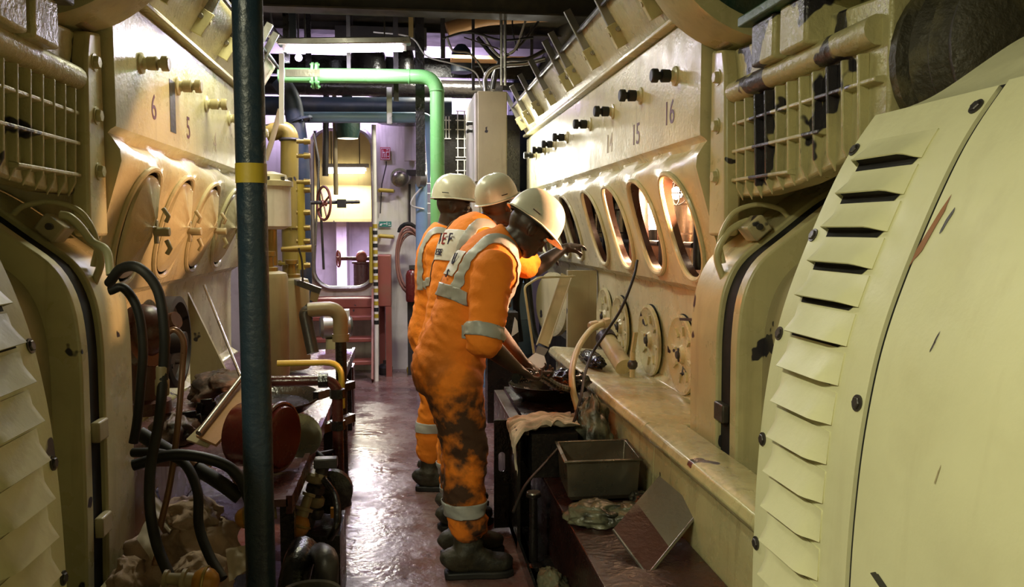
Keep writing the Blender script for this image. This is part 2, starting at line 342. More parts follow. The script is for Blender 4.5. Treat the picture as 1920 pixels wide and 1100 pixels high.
# bulkhead with the rounded doorway
DX0, DX1, DZ0, DZ1, BY = -0.965, -0.325, 0.88, 2.55, 8.9
def bulkhead():
    m = MB(); r = 0.2; th = 0.05
    hole = []
    for cx, cz, t0 in ((DX1-r, DZ1-r, 0), (DX0+r, DZ1-r, PI/2), (DX0+r, DZ0+r, PI), (DX1-r, DZ0+r, 1.5*PI)):
        hole += [(cx+r*math.cos(t0+PI/2*k/7), cz+r*math.sin(t0+PI/2*k/7)) for k in range(8)]
    outer = []
    cx, cz = (DX0+DX1)/2, (DZ0+DZ1)/2
    for x, z in hole:
        dx, dz = x-cx, z-cz; ks = []
        if abs(dx) > 1e-6: ks.append(((3.5 if dx > 0 else -3.1)-cx)/dx)
        if abs(dz) > 1e-6: ks.append(((3.42 if dz > 0 else 0)-cz)/dz)
        k = min(ks); outer.append((cx+dx*k, cz+dz*k))
    n = len(hole)
    # add the four corners of the wall by snapping the nearest outer points
    for X, Z in ((3.5, 3.42), (-3.1, 3.42), (-3.1, 0), (3.5, 0)):
        i = min(range(n), key=lambda i: (outer[i][0]-X)**2+(outer[i][1]-Z)**2); outer[i] = (X, Z)
    vs = [(x, y, z) for y in (BY, BY+th) for ring in (hole, outer) for x, z in ring]
    fs = []
    for i in range(n):
        j = (i+1) % n
        fs += [(i, j, n+j, n+i), (2*n+i, 3*n+i, 3*n+j, 2*n+j), (i, 2*n+i, 2*n+j, j), (n+i, n+j, 3*n+j, 3*n+i)]
    m.add(vs, fs); struct(m.build('wall_far', 'white'))
    # steel coaming around the doorway
    f = MB(); f.tube([(x, BY-0.02, z) for x, z in hole], 0.028, 8, closed=True)
    d = f.build('door_1', 'steel'); struct(d)
bulkhead()
for i, (y, z0, hh) in enumerate(((2.6, 3.2, 0.1), (6.2, 3.075, 0.18), (8.0, 3.34, 0.1))):
    m = MB(); m.box((-3.1, y-0.01, z0), (3.5, y+0.01, 3.42)); m.box((-3.1, y-0.09, z0-0.012), (3.5, y+0.09, z0))
    struct(m.build('trim_%d' % (i+1), 'ceil'))
# ================================================================ ENGINES AND GENERATORS (built for the right, mirrored on the left)
YC = [3.62, 4.17, 4.74, 5.33, 6.10, 6.60, 7.10, 7.60]
def smooth(a, b, x): t = min(1, max(0, (x-a)/(b-a))); return t*t*(3-2*t)
def profile(y):
    k = min(abs(y-c) for c in YC); w = 0.5+0.5*math.cos(min(1, k/0.29)*PI)
    P = [(1.42, 0.60), (1.415, 0.9), (1.41, 1.16), (1.402, 1.20), (1.36, 1.228)]
    for i in range(15):
        z = 1.235+0.61*i/14
        x = 1.338-(z-1.25)*0.30
        x -= 0.042*w*math.sin(PI*(i+0.5)/15)**0.5
        if z > 1.75: x += (0.058+0.042*w)*((z-1.75)/0.095)**2
        P.append((x, z))
    P += [(1.232, 1.862), (1.222, 1.874), (1.202, 1.886), (1.2, 1.90), (1.2, 2.15), (1.2, 2.385), (1.222, 2.395), (1.222, 2.41), (1.2, 2.42), (1.2, 2.44), (2.35, 2.44), (2.35, 0.6)]
    return P
def oval_x(y, z):      # surface x of the bulge
    P = profile(y)
    for (x0, z0), (x1, z1) in zip(P, P[1:]):
        if z0 <= z <= z1 and z1 > z0: return x0+(x1-x0)*(z-z0)/(z1-z0)
    return 1.3
def sell(t, e=0.85):
    c, s = math.cos(t), math.sin(t); return math.copysign(abs(c)**e, c), math.copysign(abs(s)**e, s)
HZ, HY, ZC = 0.232, 0.185, 1.51
def boolean_cut(o, cutter):
    md = o.modifiers.new('cut', 'BOOLEAN'); md.object = cutter; md.operation = 'DIFFERENCE'; md.solver = 'EXACT'; md.use_self = True; md.material_mode = 'TRANSFER'
    bpy.context.view_layer.update()
    me = bpy.data.meshes.new_from_object(o.evaluated_get(bpy.context.evaluated_depsgraph_get()))
    nm = o.data.name; o.modifiers.clear(); o.data = me; me.name = nm
    for p in me.polygons: p.use_smooth = True
    me.set_sharp_from_angle(angle=0.6)
    bpy.data.objects.remove(cutter)
CAV = [(1.362, 1.262), (1.222, 1.73), (1.30, 1.79), (2.1, 1.79), (2.1, 1.262)]
def engine(sx, ox, yend, label, numbers, open_holes, covers, seed):
    X = lambda x: ox+sx*x
    e = thing('diesel_engine', (X(1.8), 5.0, 0), label, 'engine', None)
    rnd = random.Random(seed)
    nc = [y for y in YC if y < yend-0.3]
    # crankcase
    m = MB(); ys = [3.3+0.04*i for i in range(int((yend-3.3)/0.04)+1)]; n = len(profile(4))
    vs = []
    for y in ys: vs += [(X(x), y, z) for x, z in profile(y)]
    fs = [tuple(range(n-1, -1, -1)), tuple(range((len(ys)-1)*n, len(ys)*n))]
    for i in range(len(ys)-1):
        for k in range(n): fs.append((i*n+k, i*n+(k+1) % n, (i+1)*n+(k+1) % n, (i+1)*n+k))
    m.add(vs, fs); cr = m.build('crankcase', 'engine', e)
    c = MB().prism(CAV, 3.38, yend-0.1, lambda u, v, d: (X(u), d, v))
    for y in nc:
        pr = [(y+HY*sell(2*PI*k/40)[0], ZC+HZ*sell(2*PI*k/40)[1]) for k in range(40)]
        c.prism(pr, X(0.95), X(1.5), lambda u, v, d: (d, u, v))
    boolean_cut(cr, c.build('cutter', 'inside'))
    # raised rims round the hand holes
    for y in nc:
        N_ = 44; path = []
        for k in range(N_):
            a, b = sell(2*PI*k/N_); yy, zz = y+(HY+0.006)*a, ZC+(HZ+0.006)*b; path.append((X(oval_x(yy, zz)-0.004), yy, zz))
        MB().tube(path, 0.013, 8, closed=True).build('hand_hole_rim', 'engine', e)
    # interior seen through the open holes
    I = MB(); a, b = (X(1.38), 3.39, 1.275), (X(2.09), yend-0.11, 1.78)
    I.add([(a[0], a[1], a[2]), (a[0], b[1], a[2]), (a[0], b[1], b[2]), (a[0], a[1], b[2]), (b[0], a[1], a[2]), (b[0], b[1], a[2]), (b[0], b[1], b[2]), (b[0], a[1], b[2])],
          [(4, 5, 6, 7), (0, 1, 5, 4), (3, 7, 6, 2), (0, 4, 7, 3), (1, 2, 6, 5)])
    I.build('air_box_lining', 'inside', e)
    for y in (5.04,): MB().box((X(1.385), y-0.01, 1.28), (X(2.09), y+0.01, 1.78)).build('light_baffle', 'inside', e)  # added baffle, keeps lamp light out of the far bays
    for y in nc:
        q = MB(); q.lathe([(0.17, 1.29), (0.17, 1.4), (0.18, 1.41), (0.18, 1.47), (0.17, 1.48), (0.17, 1.64), (0.185, 1.65), (0.185, 1.70), (0.17, 1.71), (0.17, 1.78)], (X(1.72), y, 0), n=32)
        q.build('cylinder_liner', 'liner', e)
        q = MB(); q.tube([(X(1.45), y-0.2, 1.3), (X(1.45), y-0.2, 1.77)], 0.03, 10); q.tube([(X(1.45), y-0.12, 1.42), (X(1.45), y+0.12, 1.42)], 0.016, 8); q.build('water_jumper', 'iron', e)
    # hand hole covers: shallow ribbed domes with a clamp bar and handle
    proto = None
    for y in (nc if covers else []):
        if proto is None:
            c = MB(); K = 40; rings = [(1.0, 0.0), (0.96, 0.012), (0.88, 0.016), (0.5, 0.04), (0.2, 0.058), (0.0, 0.06)]
            vs = []; fs = []
            for rr_, h in rings:
                for k in range(K):
                    a, b = sell(2*PI*k/K); rib = 0.010*max(0, math.cos(6*2*PI*k/K))**6*(1 if 0.15 < rr_ < 0.95 else 0)
                    yy, zz = HY*0.92*a*rr_, HZ*0.92*b*rr_
                    vs.append((-sx*(h+rib)+sx*(-zz*0.30), yy, zz))
            for i in range(len(rings)-1):
                for k in range(K): fs.append((i*K+k, i*K+(k+1) % K, (i+1)*K+(k+1) % K, (i+1)*K+k))
            fs.append(tuple(range(K-1, -1, -1)))
            c.add(vs, fs); me_o = c.build('hand_hole_cover', 'engine', e, origin=(0, 0, 0)); proto = me_o
            me_o.parent = e; me_o.location = V((X(1.235), y, ZC))-wl(e)
            h = MB(); h.bar((-sx*0.06, 0.05, -0.07), (-sx*0.06, 0.05, 0.03), 0.032, 0.014, up=(sx, 0, 0)); h.cyl((-sx*0.05, 0.05, -0.02), (-sx*0.115, 0.05, -0.02), 0.02, n=10)
            h.tube([(-sx*0.10, 0.05, -0.115), (-sx*0.115, 0.05, -0.09), (-sx*0.10, 0.05, -0.055)], 0.011, 8)
            h.tube([(-sx*0.10, 0.05, 0.02), (-sx*0.112, 0.05, 0.045), (-sx*0.09, 0.05, 0.08)], 0.010, 8)
            hh = h.build('clamp_handle', 'beige', me_o, origin=(0, 0, 0), bevel=0.003); hh.parent = me_o; hh.location = (0, 0, 0)
        else: dup(proto, (X(1.235), y, ZC), e)
    # test valves along the upper panel
    pv = None
    for y in YC:
        if y > yend-0.2: continue
        if pv is None:
            q = MB(); q.lathe([(0.044, 0.0), (0.044, 0.008), (0.026, 0.014), (0.022, 0.03)], (0, 0, 0), (-sx, 0, 0), 16)
            pv = q.build('test_valve', 'engine', e, origin=(0, 0, 0)); pv.location = V((X(1.2), y, 2.18))-wl(e)
            q = MB(); q.lathe([(0.016, 0.022), (0.028, 0.028), (0.029, 0.065), (0.018, 0.07), (0.018, 0.08), (0.031, 0.084), (0.031, 0.108), (0.026, 0.113)], (0, 0, 0), (-sx, 0, 0), 12)
            k = q.build('valve_knob', 'rubber' if sx > 0 else 'beige', pv, origin=(0, 0, 0)); k.location = (0, 0, 0)
        else: dup(pv, (X(1.2), y, 2.18), e)
    for s, y, z, faint in numbers:
        text3d('cylinder_number', s, 0.155, 'numfaint' if faint else 'num', e, (X(1.2-0.001), y, z), (0, -sx, 0), (0, 0, 1))
    # painted band strip on the panel (dark tape)
    # top deck cover with hinge rods and latches
    q = MB(); q.prism([(1.195, 2.44), (1.06, 2.665), (1.05, 2.70), (1.07, 2.72), (2.3, 2.95), (2.35, 2.44)], 3.32, yend, lambda u, v, d: (X(u), d, v))
    q.build('top_deck_cover', 'deckcover', e, bevel=0.008)
    for dx_, dz_ in ((1.035, 2.672), (1.065, 2.715)):
        MB().tube([(X(dx_), 3.35, dz_), (X(dx_), yend, dz_)], 0.012, 8).build('hinge_rod', 'iron', e)
    MB().box((X(1.215), 3.3, 2.405), (X(1.165), yend, 2.43)).build('deck_flange', 'engine', e, bevel=0.006)
    pl = None
    for y in [3.75, 4.35, 4.95, 5.5, 5.75, 6.4, 7.0, 7.55, 8.0]:
        if y > yend-0.1: continue
        if pl is None:
            q = MB(); q.bar((X(1.165), 0, 2.475), (X(1.10), 0, 2.585), 0.10, 0.035, (0, 1, 0))
            pl = q.build('deck_latch', 'cream', e, origin=(X(1.1), 0, 2.6), bevel=0.004); pl.location = V((X(1.1), y, 2.6))-wl(e)
            q = MB(); q.bar((X(1.135), 0, 2.49), (X(0.965), 0, 2.80), 0.045, 0.02, (0, 1, 0)); q.cyl((X(1.12), -0.03, 2.55), (X(1.12), 0.03, 2.55), 0.014, n=10)
            k = q.build('latch_handle', 'steel', pl, origin=(X(1.1), 0, 2.6), bevel=0.003); k.location = (0, 0, 0)
            q = MB(); q.cyl((X(1.135), 0.0, 2.545), (X(1.075), 0, 2.52), 0.012, n=8)
            k = q.build('latch_bolt', 'beige', pl, origin=(X(1.1), 0, 2.6)); k.location = (0, 0, 0)
        else: dup(pl, (X(1.1), y, 2.6), e)
    # oil pan with the wide ledge
    if sx > 0:
        q = MB(); q.prism([(1.6, 0.0), (1.04, 0.0), (1.02, 0.3), (1.03, 0.63), (0.985, 0.63), (0.972, 0.655), (0.985, 0.685), (1.01, 0.695), (1.39, 0.66), (1.425, 0.70), (1.6, 0.71)], 3.31, 5.6, lambda u, v, d: (X(u), d, v))
        q.build('oil_pan', 'engine_low', e, bevel=0.006)
        q = MB(); q.prism([(1.152, 0.0), (1.04, 0.0), (1.02, 0.3), (1.03, 0.63), (0.985, 0.63), (0.972, 0.655), (0.985, 0.685), (1.01, 0.695), (1.152, 0.69)], 2.2, 3.31, lambda u, v, d: (X(u), d, v)); q.build('oil_pan_extension', 'engine_low', e, bevel=0.006)
        q = MB(); q.prism([(1.8, 0), (1.33, 0), (1.33, 0.58), (1.5, 0.59)], 5.6, yend, lambda u, v, d: (X(u), d, v)); q.build('oil_pan_end', 'iron', e)
    else:
        q = MB(); q.prism([(1.6, 0.0), (1.37, 0.0), (1.37, 0.6), (1.43, 0.64), (1.6, 0.66)], 3.3, yend, lambda u, v, d: (X(u), d, v)); q.build('oil_pan', 'engine_low', e, bevel=0.006)
    # coupling end: flanged blower support with ribs, bolts and tube
    q = MB(); q.prism([(3.28, 1.475), (3.12, 1.475), (3.1, 1.53), (3.13, 2.1), (3.16, 2.2), (3.28, 2.22)], X(1.235), X(1.3), lambda u, v, d: (d, u, v)); q.build('end_flange', 'cream', e, bevel=0.012)
    q = MB(); q.prism([(3.2, 1.625), (2.9, 1.625), (2.6, 1.65), (2.1, 1.74), (2.1, 2.13), (3.12, 2.2), (3.2, 2.2)], X(1.285), X(1.37), lambda u, v, d: (d, u, v))
    cs = q.build('blower_support', 'cast', e, bevel=0.01)
    rb = MB()
    for i in range(11):
        y = 3.06-0.086*i; zb = 1.60+max(0, 2.9-y)*0.12
        rb.prism([(1.285, 1.99), (1.25, 1.985), (1.262, zb+0.06), (1.29, zb+0.01)], y-0.006, y+0.006, lambda u, v, d: (X(u), d, v))
    for z, y1 in ((1.905, 2.12), (1.80, 2.42), (1.69, 2.62)):
        rb.prism([(1.29, z-0.012), (1.256, z-0.006), (1.256, z+0.006), (1.29, z+0.012)], y1, 3.1, lambda u, v, d: (X(u), d, v))
    rb.build('stiffening_ribs', 'cast', e, bevel=0.003)
    MB().tube([(X(1.275), 3.12, 2.03), (X(1.275), 2.14, 2.04)], 0.042, 14).build('lube_tube', 'cast', e)
    bo = hexbolt(0.024, 0.02, (-sx, 0, 0)).build('flange_bolt', 'cream', e, origin=(0, 0, 0)); bo.location = V((X(1.235), 3.2, 2.1))-wl(e)
    for z in (1.91, 1.71): dup(bo, (X(1.235), 3.2, z), e)
    # turbo duct ring above the flange
    cy = V((X(1.40), 3.12, 2.69))
    q = MB(); q.lathe([(0.415, -0.10), (0.48, -0.10), (0.485, -0.08), (0.485, 0.17), (0.415, 0.17), (0.415, -0.10)], cy, (0, 1, 0), 64, False); q.build('turbo_duct_ring', 'cream', e)
    q = MB(); q.lathe([(0.418, -0.05), (0.37, -0.06), (0.30, -0.07), (0.12, -0.06), (0.0, -0.06)], cy, (0, 1, 0), 48); dk = q.build('turbo_duct_cover', 'dgreen' if sx > 0 else 'iron', e)
    b2 = hexbolt(0.019, 0.02, (0, -1, 0)).build('cover_bolt', 'cream', dk, origin=(0, 0, 0)); b2.location = cy+V((0, -0.06, -0.345))-wl(dk)
    for k in range(1, 9):
        t = -PI/2+k*0.7; dup(b2, cy+V((0.345*math.cos(t), -0.06, 0.345*math.sin(t))), dk)
    q = MB(); q.box((X(1.24), 3.14, 2.22), (X(1.9), 3.28, 2.36)); q.build('duct_bracket', 'tan', e, bevel=0.02)
    b3 = dup(bo, (X(1.24), 3.2, 2.285), e)
    # lugs and green flange of the blower over the support
    for y in (2.72, 2.50):
        MB().box((X(1.2), y-0.09, 2.06), (X(1.5), y+0.09, 2.21)).build('support_lug', 'cast', e, bevel=0.012)
    MB().box((X(1.17), 1.75, 2.21), (X(1.95), 2.86, 2.245)).build('blower_flange', 'mgreen' if sx > 0 else 'iron', e, bevel=0.006)
    MB().box((X(1.24), 1.75, 2.245), (X(1.95), 2.7, 2.75)).build('blower_body', 'dgreen', e, bevel=0.03)
    MB().lathe([(0.0, 0.0), (0.25, 0.0), (0.25, 0.03), (0.22, 0.04), (0.245, 0.08), (0.22, 0.12), (0.245, 0.16), (0.22, 0.20), (0.24, 0.24), (0.20, 0.27), (0.0, 0.28)], (X(1.53), 2.095, 1.95), (0, -1, 0), 32).build('bellows', 'grimy', e)
    MB().tube(spline([(X(1.62), 1.95, 2.12), (X(1.68), 1.8, 2.28), (X(1.78), 1.6, 2.42), (X(1.92), 1.3, 2.54)]), 0.12, 20).build('intake_elbow', 'grimy', e)
    return e
M['num'] = plain('painted_number_maroon', (0.10, 0.012, 0.02), 0.5, grime=0); M['numfaint'] = plain('painted_number_faded', (0.40, 0.31, 0.2), 0.5, grime=0)
M['grimy'] = paint('grimy_black_pipe', (0.04, 0.035, 0.022), chip=0, grime=0.7, streak=0, rough=0.5, bump=0.35, dirt=(0.22, 0.19, 0.09))
eng_r = engine(1, 0.0, 8.2, 'cream diesel engine with open oval hand holes that the workers face, numbered 16', [('16', 3.70, 1.985+0.04, False), ('15', 4.25, 1.99, False), ('14', 4.82, 2.0, True)], True, False, 1)
eng_l = engine(-1, 0.13, 6.3, 'cream diesel engine left of the blue post with covered oval hand holes, numbered 6', [('6', 3.78, 2.02, False), ('5', 4.35, 2.0, False), ('4', 4.93, 1.99, True)], False, True, 2)
# dark tape strip on the left panel, rust streaks
bx('paint_strip', (0.13-1.2, 4.03, 1.95), (0.13-1.198, 4.12, 2.19), 'iron', parent=eng_l)
for y0, z0, hh in ((6.9, 1.95, 0.2),): bx('paint_strip', (1.198, y0, z0), (1.2, y0+0.07, z0+hh), 'iron', parent=eng_r)
# crankcase covers low on the right engine: ribbed discs, some hanging open
def crank_cover(y, z, tilt, blk):
    o = V((1.396, y, z))
    bx_ = MB().lathe([(0.185, 0), (0.185, 0.004)], V((1.4095, y, z)), (-1, 0, 0), 36).build('crankcase_opening', 'black', eng_r)
    q = MB(); q.lathe([(0.198, -0.005), (0.205, 0.0), (0.205, 0.014), (0.19, 0.018), (0.17, 0.008), (0.10, -0.004), (0.05, 0.004), (0.04, 0.02), (0.0, 0.022)], (0, 0, 0), (-1, 0, 0), 40)
    for k in range(8):
        t = 2*PI*k/8+0.2; q.bar((-0.004, math.cos(t)*0.10, math.sin(t)*0.10), (-0.008, math.cos(t)*0.15, math.sin(t)*0.15), 0.012, 0.012, (1, 0, 0))
    R = Euler((0, tilt, 0)).to_matrix(); off = V((0.002-0.16*abs(math.sin(tilt)), -0.035 if tilt else 0, -0.02 if tilt else 0))
    q.v = [o+off+R@v for v in q.v]
    cv = q.build('crankcase_cover', 'engine_low', eng_r)
    q = MB(); q.v = []; q.cyl((-0.015, 0, 0), (-0.035, 0, 0), 0.02, n=12); q.bar((-0.022, 0, -0.035), (-0.022, 0, 0.035), 0.016, 0.01, (1, 0, 0)); q.v = [o+off+R@v for v in q.v]
    q.build('cover_clamp', 'iron', cv, bevel=0.002)
for y, t in zip((4.06, 4.62, 5.28, 5.70), (-0.03, -0.035, -0.03, 0.0)): crank_cover(y, 0.885, t, 0)
# ---------------------------------------------------------------- generators
PROF = [(0.80, 0.0), (0.77, 0.4), (0.763, 0.75), (0.768, 0.97), (0.780, 1.13), (0.806, 1.29), (0.838, 1.39), (0.889, 1.517), (0.952, 1.655), (1.02, 1.745)]
def resample(P, step):
    out = [P[0]]; 
    for a, b in zip(P, P[1:]):
        n = max(1, int(math.dist(a, b)/step))
        out += [(a[0]+(b[0]-a[0])*k/n, a[1]+(b[1]-a[1])*k/n) for k in range(1, n+1)]
    return out
def smooth_prof(P, step=0.02, it=12):
    P = resample(P, step)
    for _ in range(it): P = [P[0]]+[((a[0]+2*b[0]+c[0])/4, (a[1]+2*b[1]+c[1])/4) for a, b, c in zip(P, P[1:], P[2:])]+[P[-1]]
    return P
SP = smooth_prof(PROF)
def sp_at(s):      # point and outward normal at arc length s measured DOWN from the panel top
    P = SP[::-1]; acc = 0
    for a, b in zip(P, P[1:]):
        d = math.dist(a, b)
        if acc+d >= s:
            t = (s-acc)/d; n = (-(b[1]-a[1])/d*-1, 0); tx, tz = (b[0]-a[0])/d, (b[1]-a[1])/d
            return (a[0]+(b[0]-a[0])*t, a[1]+(b[1]-a[1])*t), (tz, -tx)
        acc += d
    return P[-1], (-1, 0)
def generator(sx, ox, label, shx=0.0):
    X = lambda x: ox+shx+sx*x
    g = thing('generator', (X(1.8), 1.7, 0), label, 'generator'); SM = 'shell' if sx > 0 else 'shelldirtyshade'
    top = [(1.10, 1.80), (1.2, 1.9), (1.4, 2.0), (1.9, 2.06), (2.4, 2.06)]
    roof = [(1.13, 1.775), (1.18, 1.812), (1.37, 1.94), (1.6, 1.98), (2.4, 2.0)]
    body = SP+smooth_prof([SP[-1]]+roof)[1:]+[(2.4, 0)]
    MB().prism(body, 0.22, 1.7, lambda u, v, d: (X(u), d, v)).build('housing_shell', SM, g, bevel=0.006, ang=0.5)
    # louvre panel and near panel: thin plates over the shell, with the seam between them
    def plate(name, y0, y1, off=0.006, s0=0.0):
        q = MB(); K = 90; s1 = 1.75
        def fn(u, v):
            (x, z), (nx, nz) = sp_at(s0+(s1-s0)*v); y = y0+(y1-y0)*u; return (X(x+nx*off), y, z+nz*off)
        q.grid(fn, 2, K); return q.build(name, SM, g, solid=0.010, ang=1.2)
    lp = plate('louvre_panel', 1.314, 1.69, s0=0.008); plate('side_panel', 0.25, 1.297)
    # louvre hoods (pattern of the panel) and their dark slots
    q = MB(); d = MB(); n = 19
    for k in range(n):
        s0 = 0.085+0.073*k; ln = 0.060; y0, y1 = 1.405, 1.625; hgt = 0.024
        def fn(u, v):
            e = min(1, smooth(0, 0.2, u), smooth(0, 0.07, 1-u)); w_ = v**1.4; (x, z), (nx, nz) = sp_at(s0+ln*v)
            h = 0.012+hgt*e*w_ ; return (X(x+nx*h), y0+(y1-y0)*u, z+nz*h)
        q.grid(fn, 14, 7)
        def fd(u, v):
            e = min(1, smooth(0, 0.2, u), smooth(0, 0.07, 1-u)); (x, z), (nx, nz) = sp_at(s0+ln-0.002); h = 0.012+(hgt*e-0.002)*v
            return (X(x+nx*h), y0+(y1-y0)*(0.06+0.88*u), z+nz*h)
        d.grid(fd, 14, 2)
        def fs_(u, v):
            (x, z), (nx, nz) = sp_at(s0+ln-0.006+(0.006+0.020*max(0, 1-k/7.0))*v); return (X(x+nx*0.0125), y0+(y1-y0)*(0.03+0.10*v+(0.94-0.10*v)*u), z+nz*0.0125)
        d.grid(fs_, 6, 2)
    q.build('louvre_hoods', SM, lp, ang=0.9, solid=0.003); d.build('louvre_slots', 'black', lp)
    bo = None
    for y, ss in ((1.335, (0.05, 0.6, 1.0, 1.3)), (1.675, (0.1, 0.3, 0.52, 0.75, 0.98, 1.2))):
        for s in ss:
            (x, z), (nx, nz) = sp_at(s)
            b = hexbolt(0.011, 0.008, (nx*sx, 0, nz)).build('panel_bolt', 'iron', lp, origin=(0, 0, 0)); b.location = V((X(x+nx*0.01), y, z+nz*0.01))-wl(lp)
    if sx > 0:
        for y, s in ((1.18, 0.93), (1.14, 1.02), (1.22, 1.02)):
            (x, z), (nx, nz) = sp_at(s); b = hexbolt(0.014, 0.008, (nx*sx, 0, nz)).build('panel_bolt', 'iron', g, origin=(0, 0, 0)); b.location = V((X(x+nx*0.011), y, z+nz*0.011))-wl(g)
        (x, z), (nx, nz) = sp_at(0.9)
        q = MB()
        def fn(u, v):
            (x, z), (nx, nz) = sp_at(0.855+0.22*u); return (X(x+nx*(0.012+0.012*math.sin(PI*v))), 1.22-0.55*u+0.008*(v-0.5), z+nz*(0.012+0.012*math.sin(PI*v)))
        q.grid(fn, 20, 4); q.build('panel_seam', 'iron', g, ang=1.2)
    def gap(y0, y1, s0, s1):
        q = MB(); q.grid(lambda u, v: (lambda p, n: (X(p[0]+n[0]*0.0035), y0+(y1-y0)*u, p[1]+n[1]*0.0035))(*sp_at(s0+(s1-s0)*v)), 2, 60); q.build('panel_gap', 'black', g, ang=1.2)
    gap(1.296, 1.316, 0.002, 1.75); gap(1.30, 1.692, 0.0, 0.006)
    X = lambda x: ox+sx*x
    # coupling housing: sloped roof box between generator and engine
    R2 = smooth_prof([(1.19, 0.0), (1.175, 0.5), (1.17, 1.1), (1.183, 1.26), (1.235, 1.385), (1.36, 1.475), (1.545, 1.62), (1.75, 1.72), (2.1, 1.77)], 0.03, 5)
    ins = lambda k: [(x+k, z-k*0.5) for x, z in R2]
    def ring(name, mat, y0, y1, k, bv=0.008):
        MB().prism(ins(k)+[(2.1, 0)], y0, y1, lambda u, v, d: (X(u), d, v)).build(name, mat, g, bevel=bv, ang=0.5)
    ring('coupling_housing', 'cream', 2.995, 3.29, 0); ring('gasket', 'black', 2.875, 2.996, 0.020, 0.003); ring('housing_flange', 'cream', 2.81, 2.876, 0.004); ring('housing_neck', 'beige', 1.72, 2.82, 0.10)
    for z in (0.45, 0.78, 0.20):
        q = MB(); q.box((X(1.16), 2.9, z), (X(1.19), 2.99, z+0.07)); q.build('flange_clip', 'iron' if sx > 0 else 'beige', g, bevel=0.006)
    # latch with bent pipe loops on the sloped roof
    zr = 1.49
    MB().box((X(1.28), 2.965, zr-0.02), (X(1.36), 3.07, zr+0.05), (0, -sx*0.7, 0)).build('roof_clamp', 'beige', g, bevel=0.008)
    MB().tube([(X(1.315), 2.95, zr+0.02), (X(1.315), 3.09, zr+0.02)], 0.012, 10).build('clamp_pin', 'iron', g)
    MB().tube(spline([(X(1.22), 3.06, 1.30), (X(1.19), 3.06, 1.40), (X(1.235), 3.06, 1.49), (X(1.32), 3.06, 1.535), (X(1.36), 3.05, 1.50)]), 0.013, 10).build('roof_conduit', 'cream', g)
    MB().tube(spline([(X(1.22), 3.07, 1.37), (X(1.205), 3.07, 1.46), (X(1.25), 3.06, 1.56), (X(1.34), 3.05, 1.595), (X(1.42), 3.03, 1.58), (X(1.46), 3.03, 1.55)]), 0.010, 10).build('roof_conduit', 'cream', g)
    return g
gen_r = generator(1, 0.0, 'big cream generator housing with louvres in the right foreground')
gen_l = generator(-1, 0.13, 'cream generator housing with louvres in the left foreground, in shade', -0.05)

def stain(s0, y0, ls, ly, mat, nm, seed):
    q = MB(); K = 14; vs = []; 
    (x, z), (nx, nz) = sp_at(s0); vs.append((x+nx*0.0125, y0, z+nz*0.0125))
    for k in range(K):
        t = 2*PI*k/K; r = 0.7+0.5*noise.noise(V((math.cos(t)*1.5, math.sin(t)*1.5, seed))); ss = s0+ls*r*math.sin(t); (x, z), (nx, nz) = sp_at(ss); vs.append((x+nx*0.0125, y0+ly*r*math.cos(t)+0.25*(ss-s0), z+nz*0.0125))
    q.add(vs, [(0, 1+k, 1+(k+1) % K) for k in range(K)]); q.build(nm, mat, gen_r)
M['rust'] = plain('rust_smear', (0.36, 0.15, 0.05), 0.6)
stain(0.30, 1.285, 0.075, 0.012, 'rust', 'rust_smear', 3); stain(0.27, 1.25, 0.03, 0.006, 'iron', 'paint_scratch', 5); stain(0.47, 1.17, 0.02, 0.003, 'iron', 'paint_scratch', 6); stain(0.66, 1.10, 0.025, 0.002, 'beige', 'paint_scratch', 7)
# ================================================================ OVERHEAD AND FAR END
def pipe(name, path, r, mat, label, cat, group=None, R=0.12, n=16, parent=None):
    o = MB().tube(fillet(path, R), r, n).build(name, mat, parent)
    return tag(o, label, cat, group) if parent is None else o
def flange(p, ax, r, parent, mat, th=0.018, bolts=6, name='pipe_flange'):
    ax = V(ax).normalized(); m = MB().cyl(V(p)-ax*th/2, V(p)+ax*th/2, r, n=24); a = ax.orthogonal().normalized(); b = ax.cross(a)
    for k in range(bolts):
        t = 2*PI*k/bolts; c = V(p)+(a*math.cos(t)+b*math.sin(t))*r*0.82; m.tube([c-ax*(th/2+0.012), c+ax*(th/2+0.012)], 0.009, 6)
    return m.build(name, mat, parent)
# blue post in the aisle
post = tag(MB().tube([(-0.425, 2.4, 0), (-0.425, 2.4, 3.42)], 0.0415, 32, caps=True).build('steel_post', 'bluepost'), 'dark blue round steel post with a yellow painted band, nearest the camera', 'post')
zb0, zb1 = at(480, 342, 2.36).z, at(480, 305, 2.36).z
q = MB().tube([(-0.425, 2.4, zb0), (-0.425, 2.4, zb1)], 0.0428, 32)
q.build('painted_band', 'yband', post)
# luminaires
def luminaire(name, a, b, label, tube, hang=0.2, hm='steel', ztop=3.42, r=0.017):
    a, b = V(a), V(b); d = (b-a).normalized(); t = thing(name, (a+b)/2, label, 'light')
    q = MB().bar(a+V((0, 0, 0.05)), b+V((0, 0, 0.05)), 0.11, 0.05); q.build('lamp_housing', hm, t, bevel=0.008)
    MB().tube([a+d*0.06+V((0, 0, 0.0)), b-d*0.06], r, 14).build('lamp_tube', tube, t)
    for p in (a+d*0.05, b-d*0.05): MB().box(p-V((0.018, 0.018, 0.018)), p+V((0.018, 0.018, 0.03))).build('lamp_holder', 'white', t)
    for k in (0.2, 0.8):
        p = a+(b-a)*k; MB().tube([p+V((0, 0, 0.07)), (p.x, p.y, ztop)], 0.006, 8).build('hanger_rod', 'iron', t)
    return t
luminaire('fluorescent_lamp', at(522, 93, 6.34), at(770, 90, 6.34), 'lit violet-white fluorescent lamp hung across the aisle above the green pipe', 'tubeV', r=0.026)
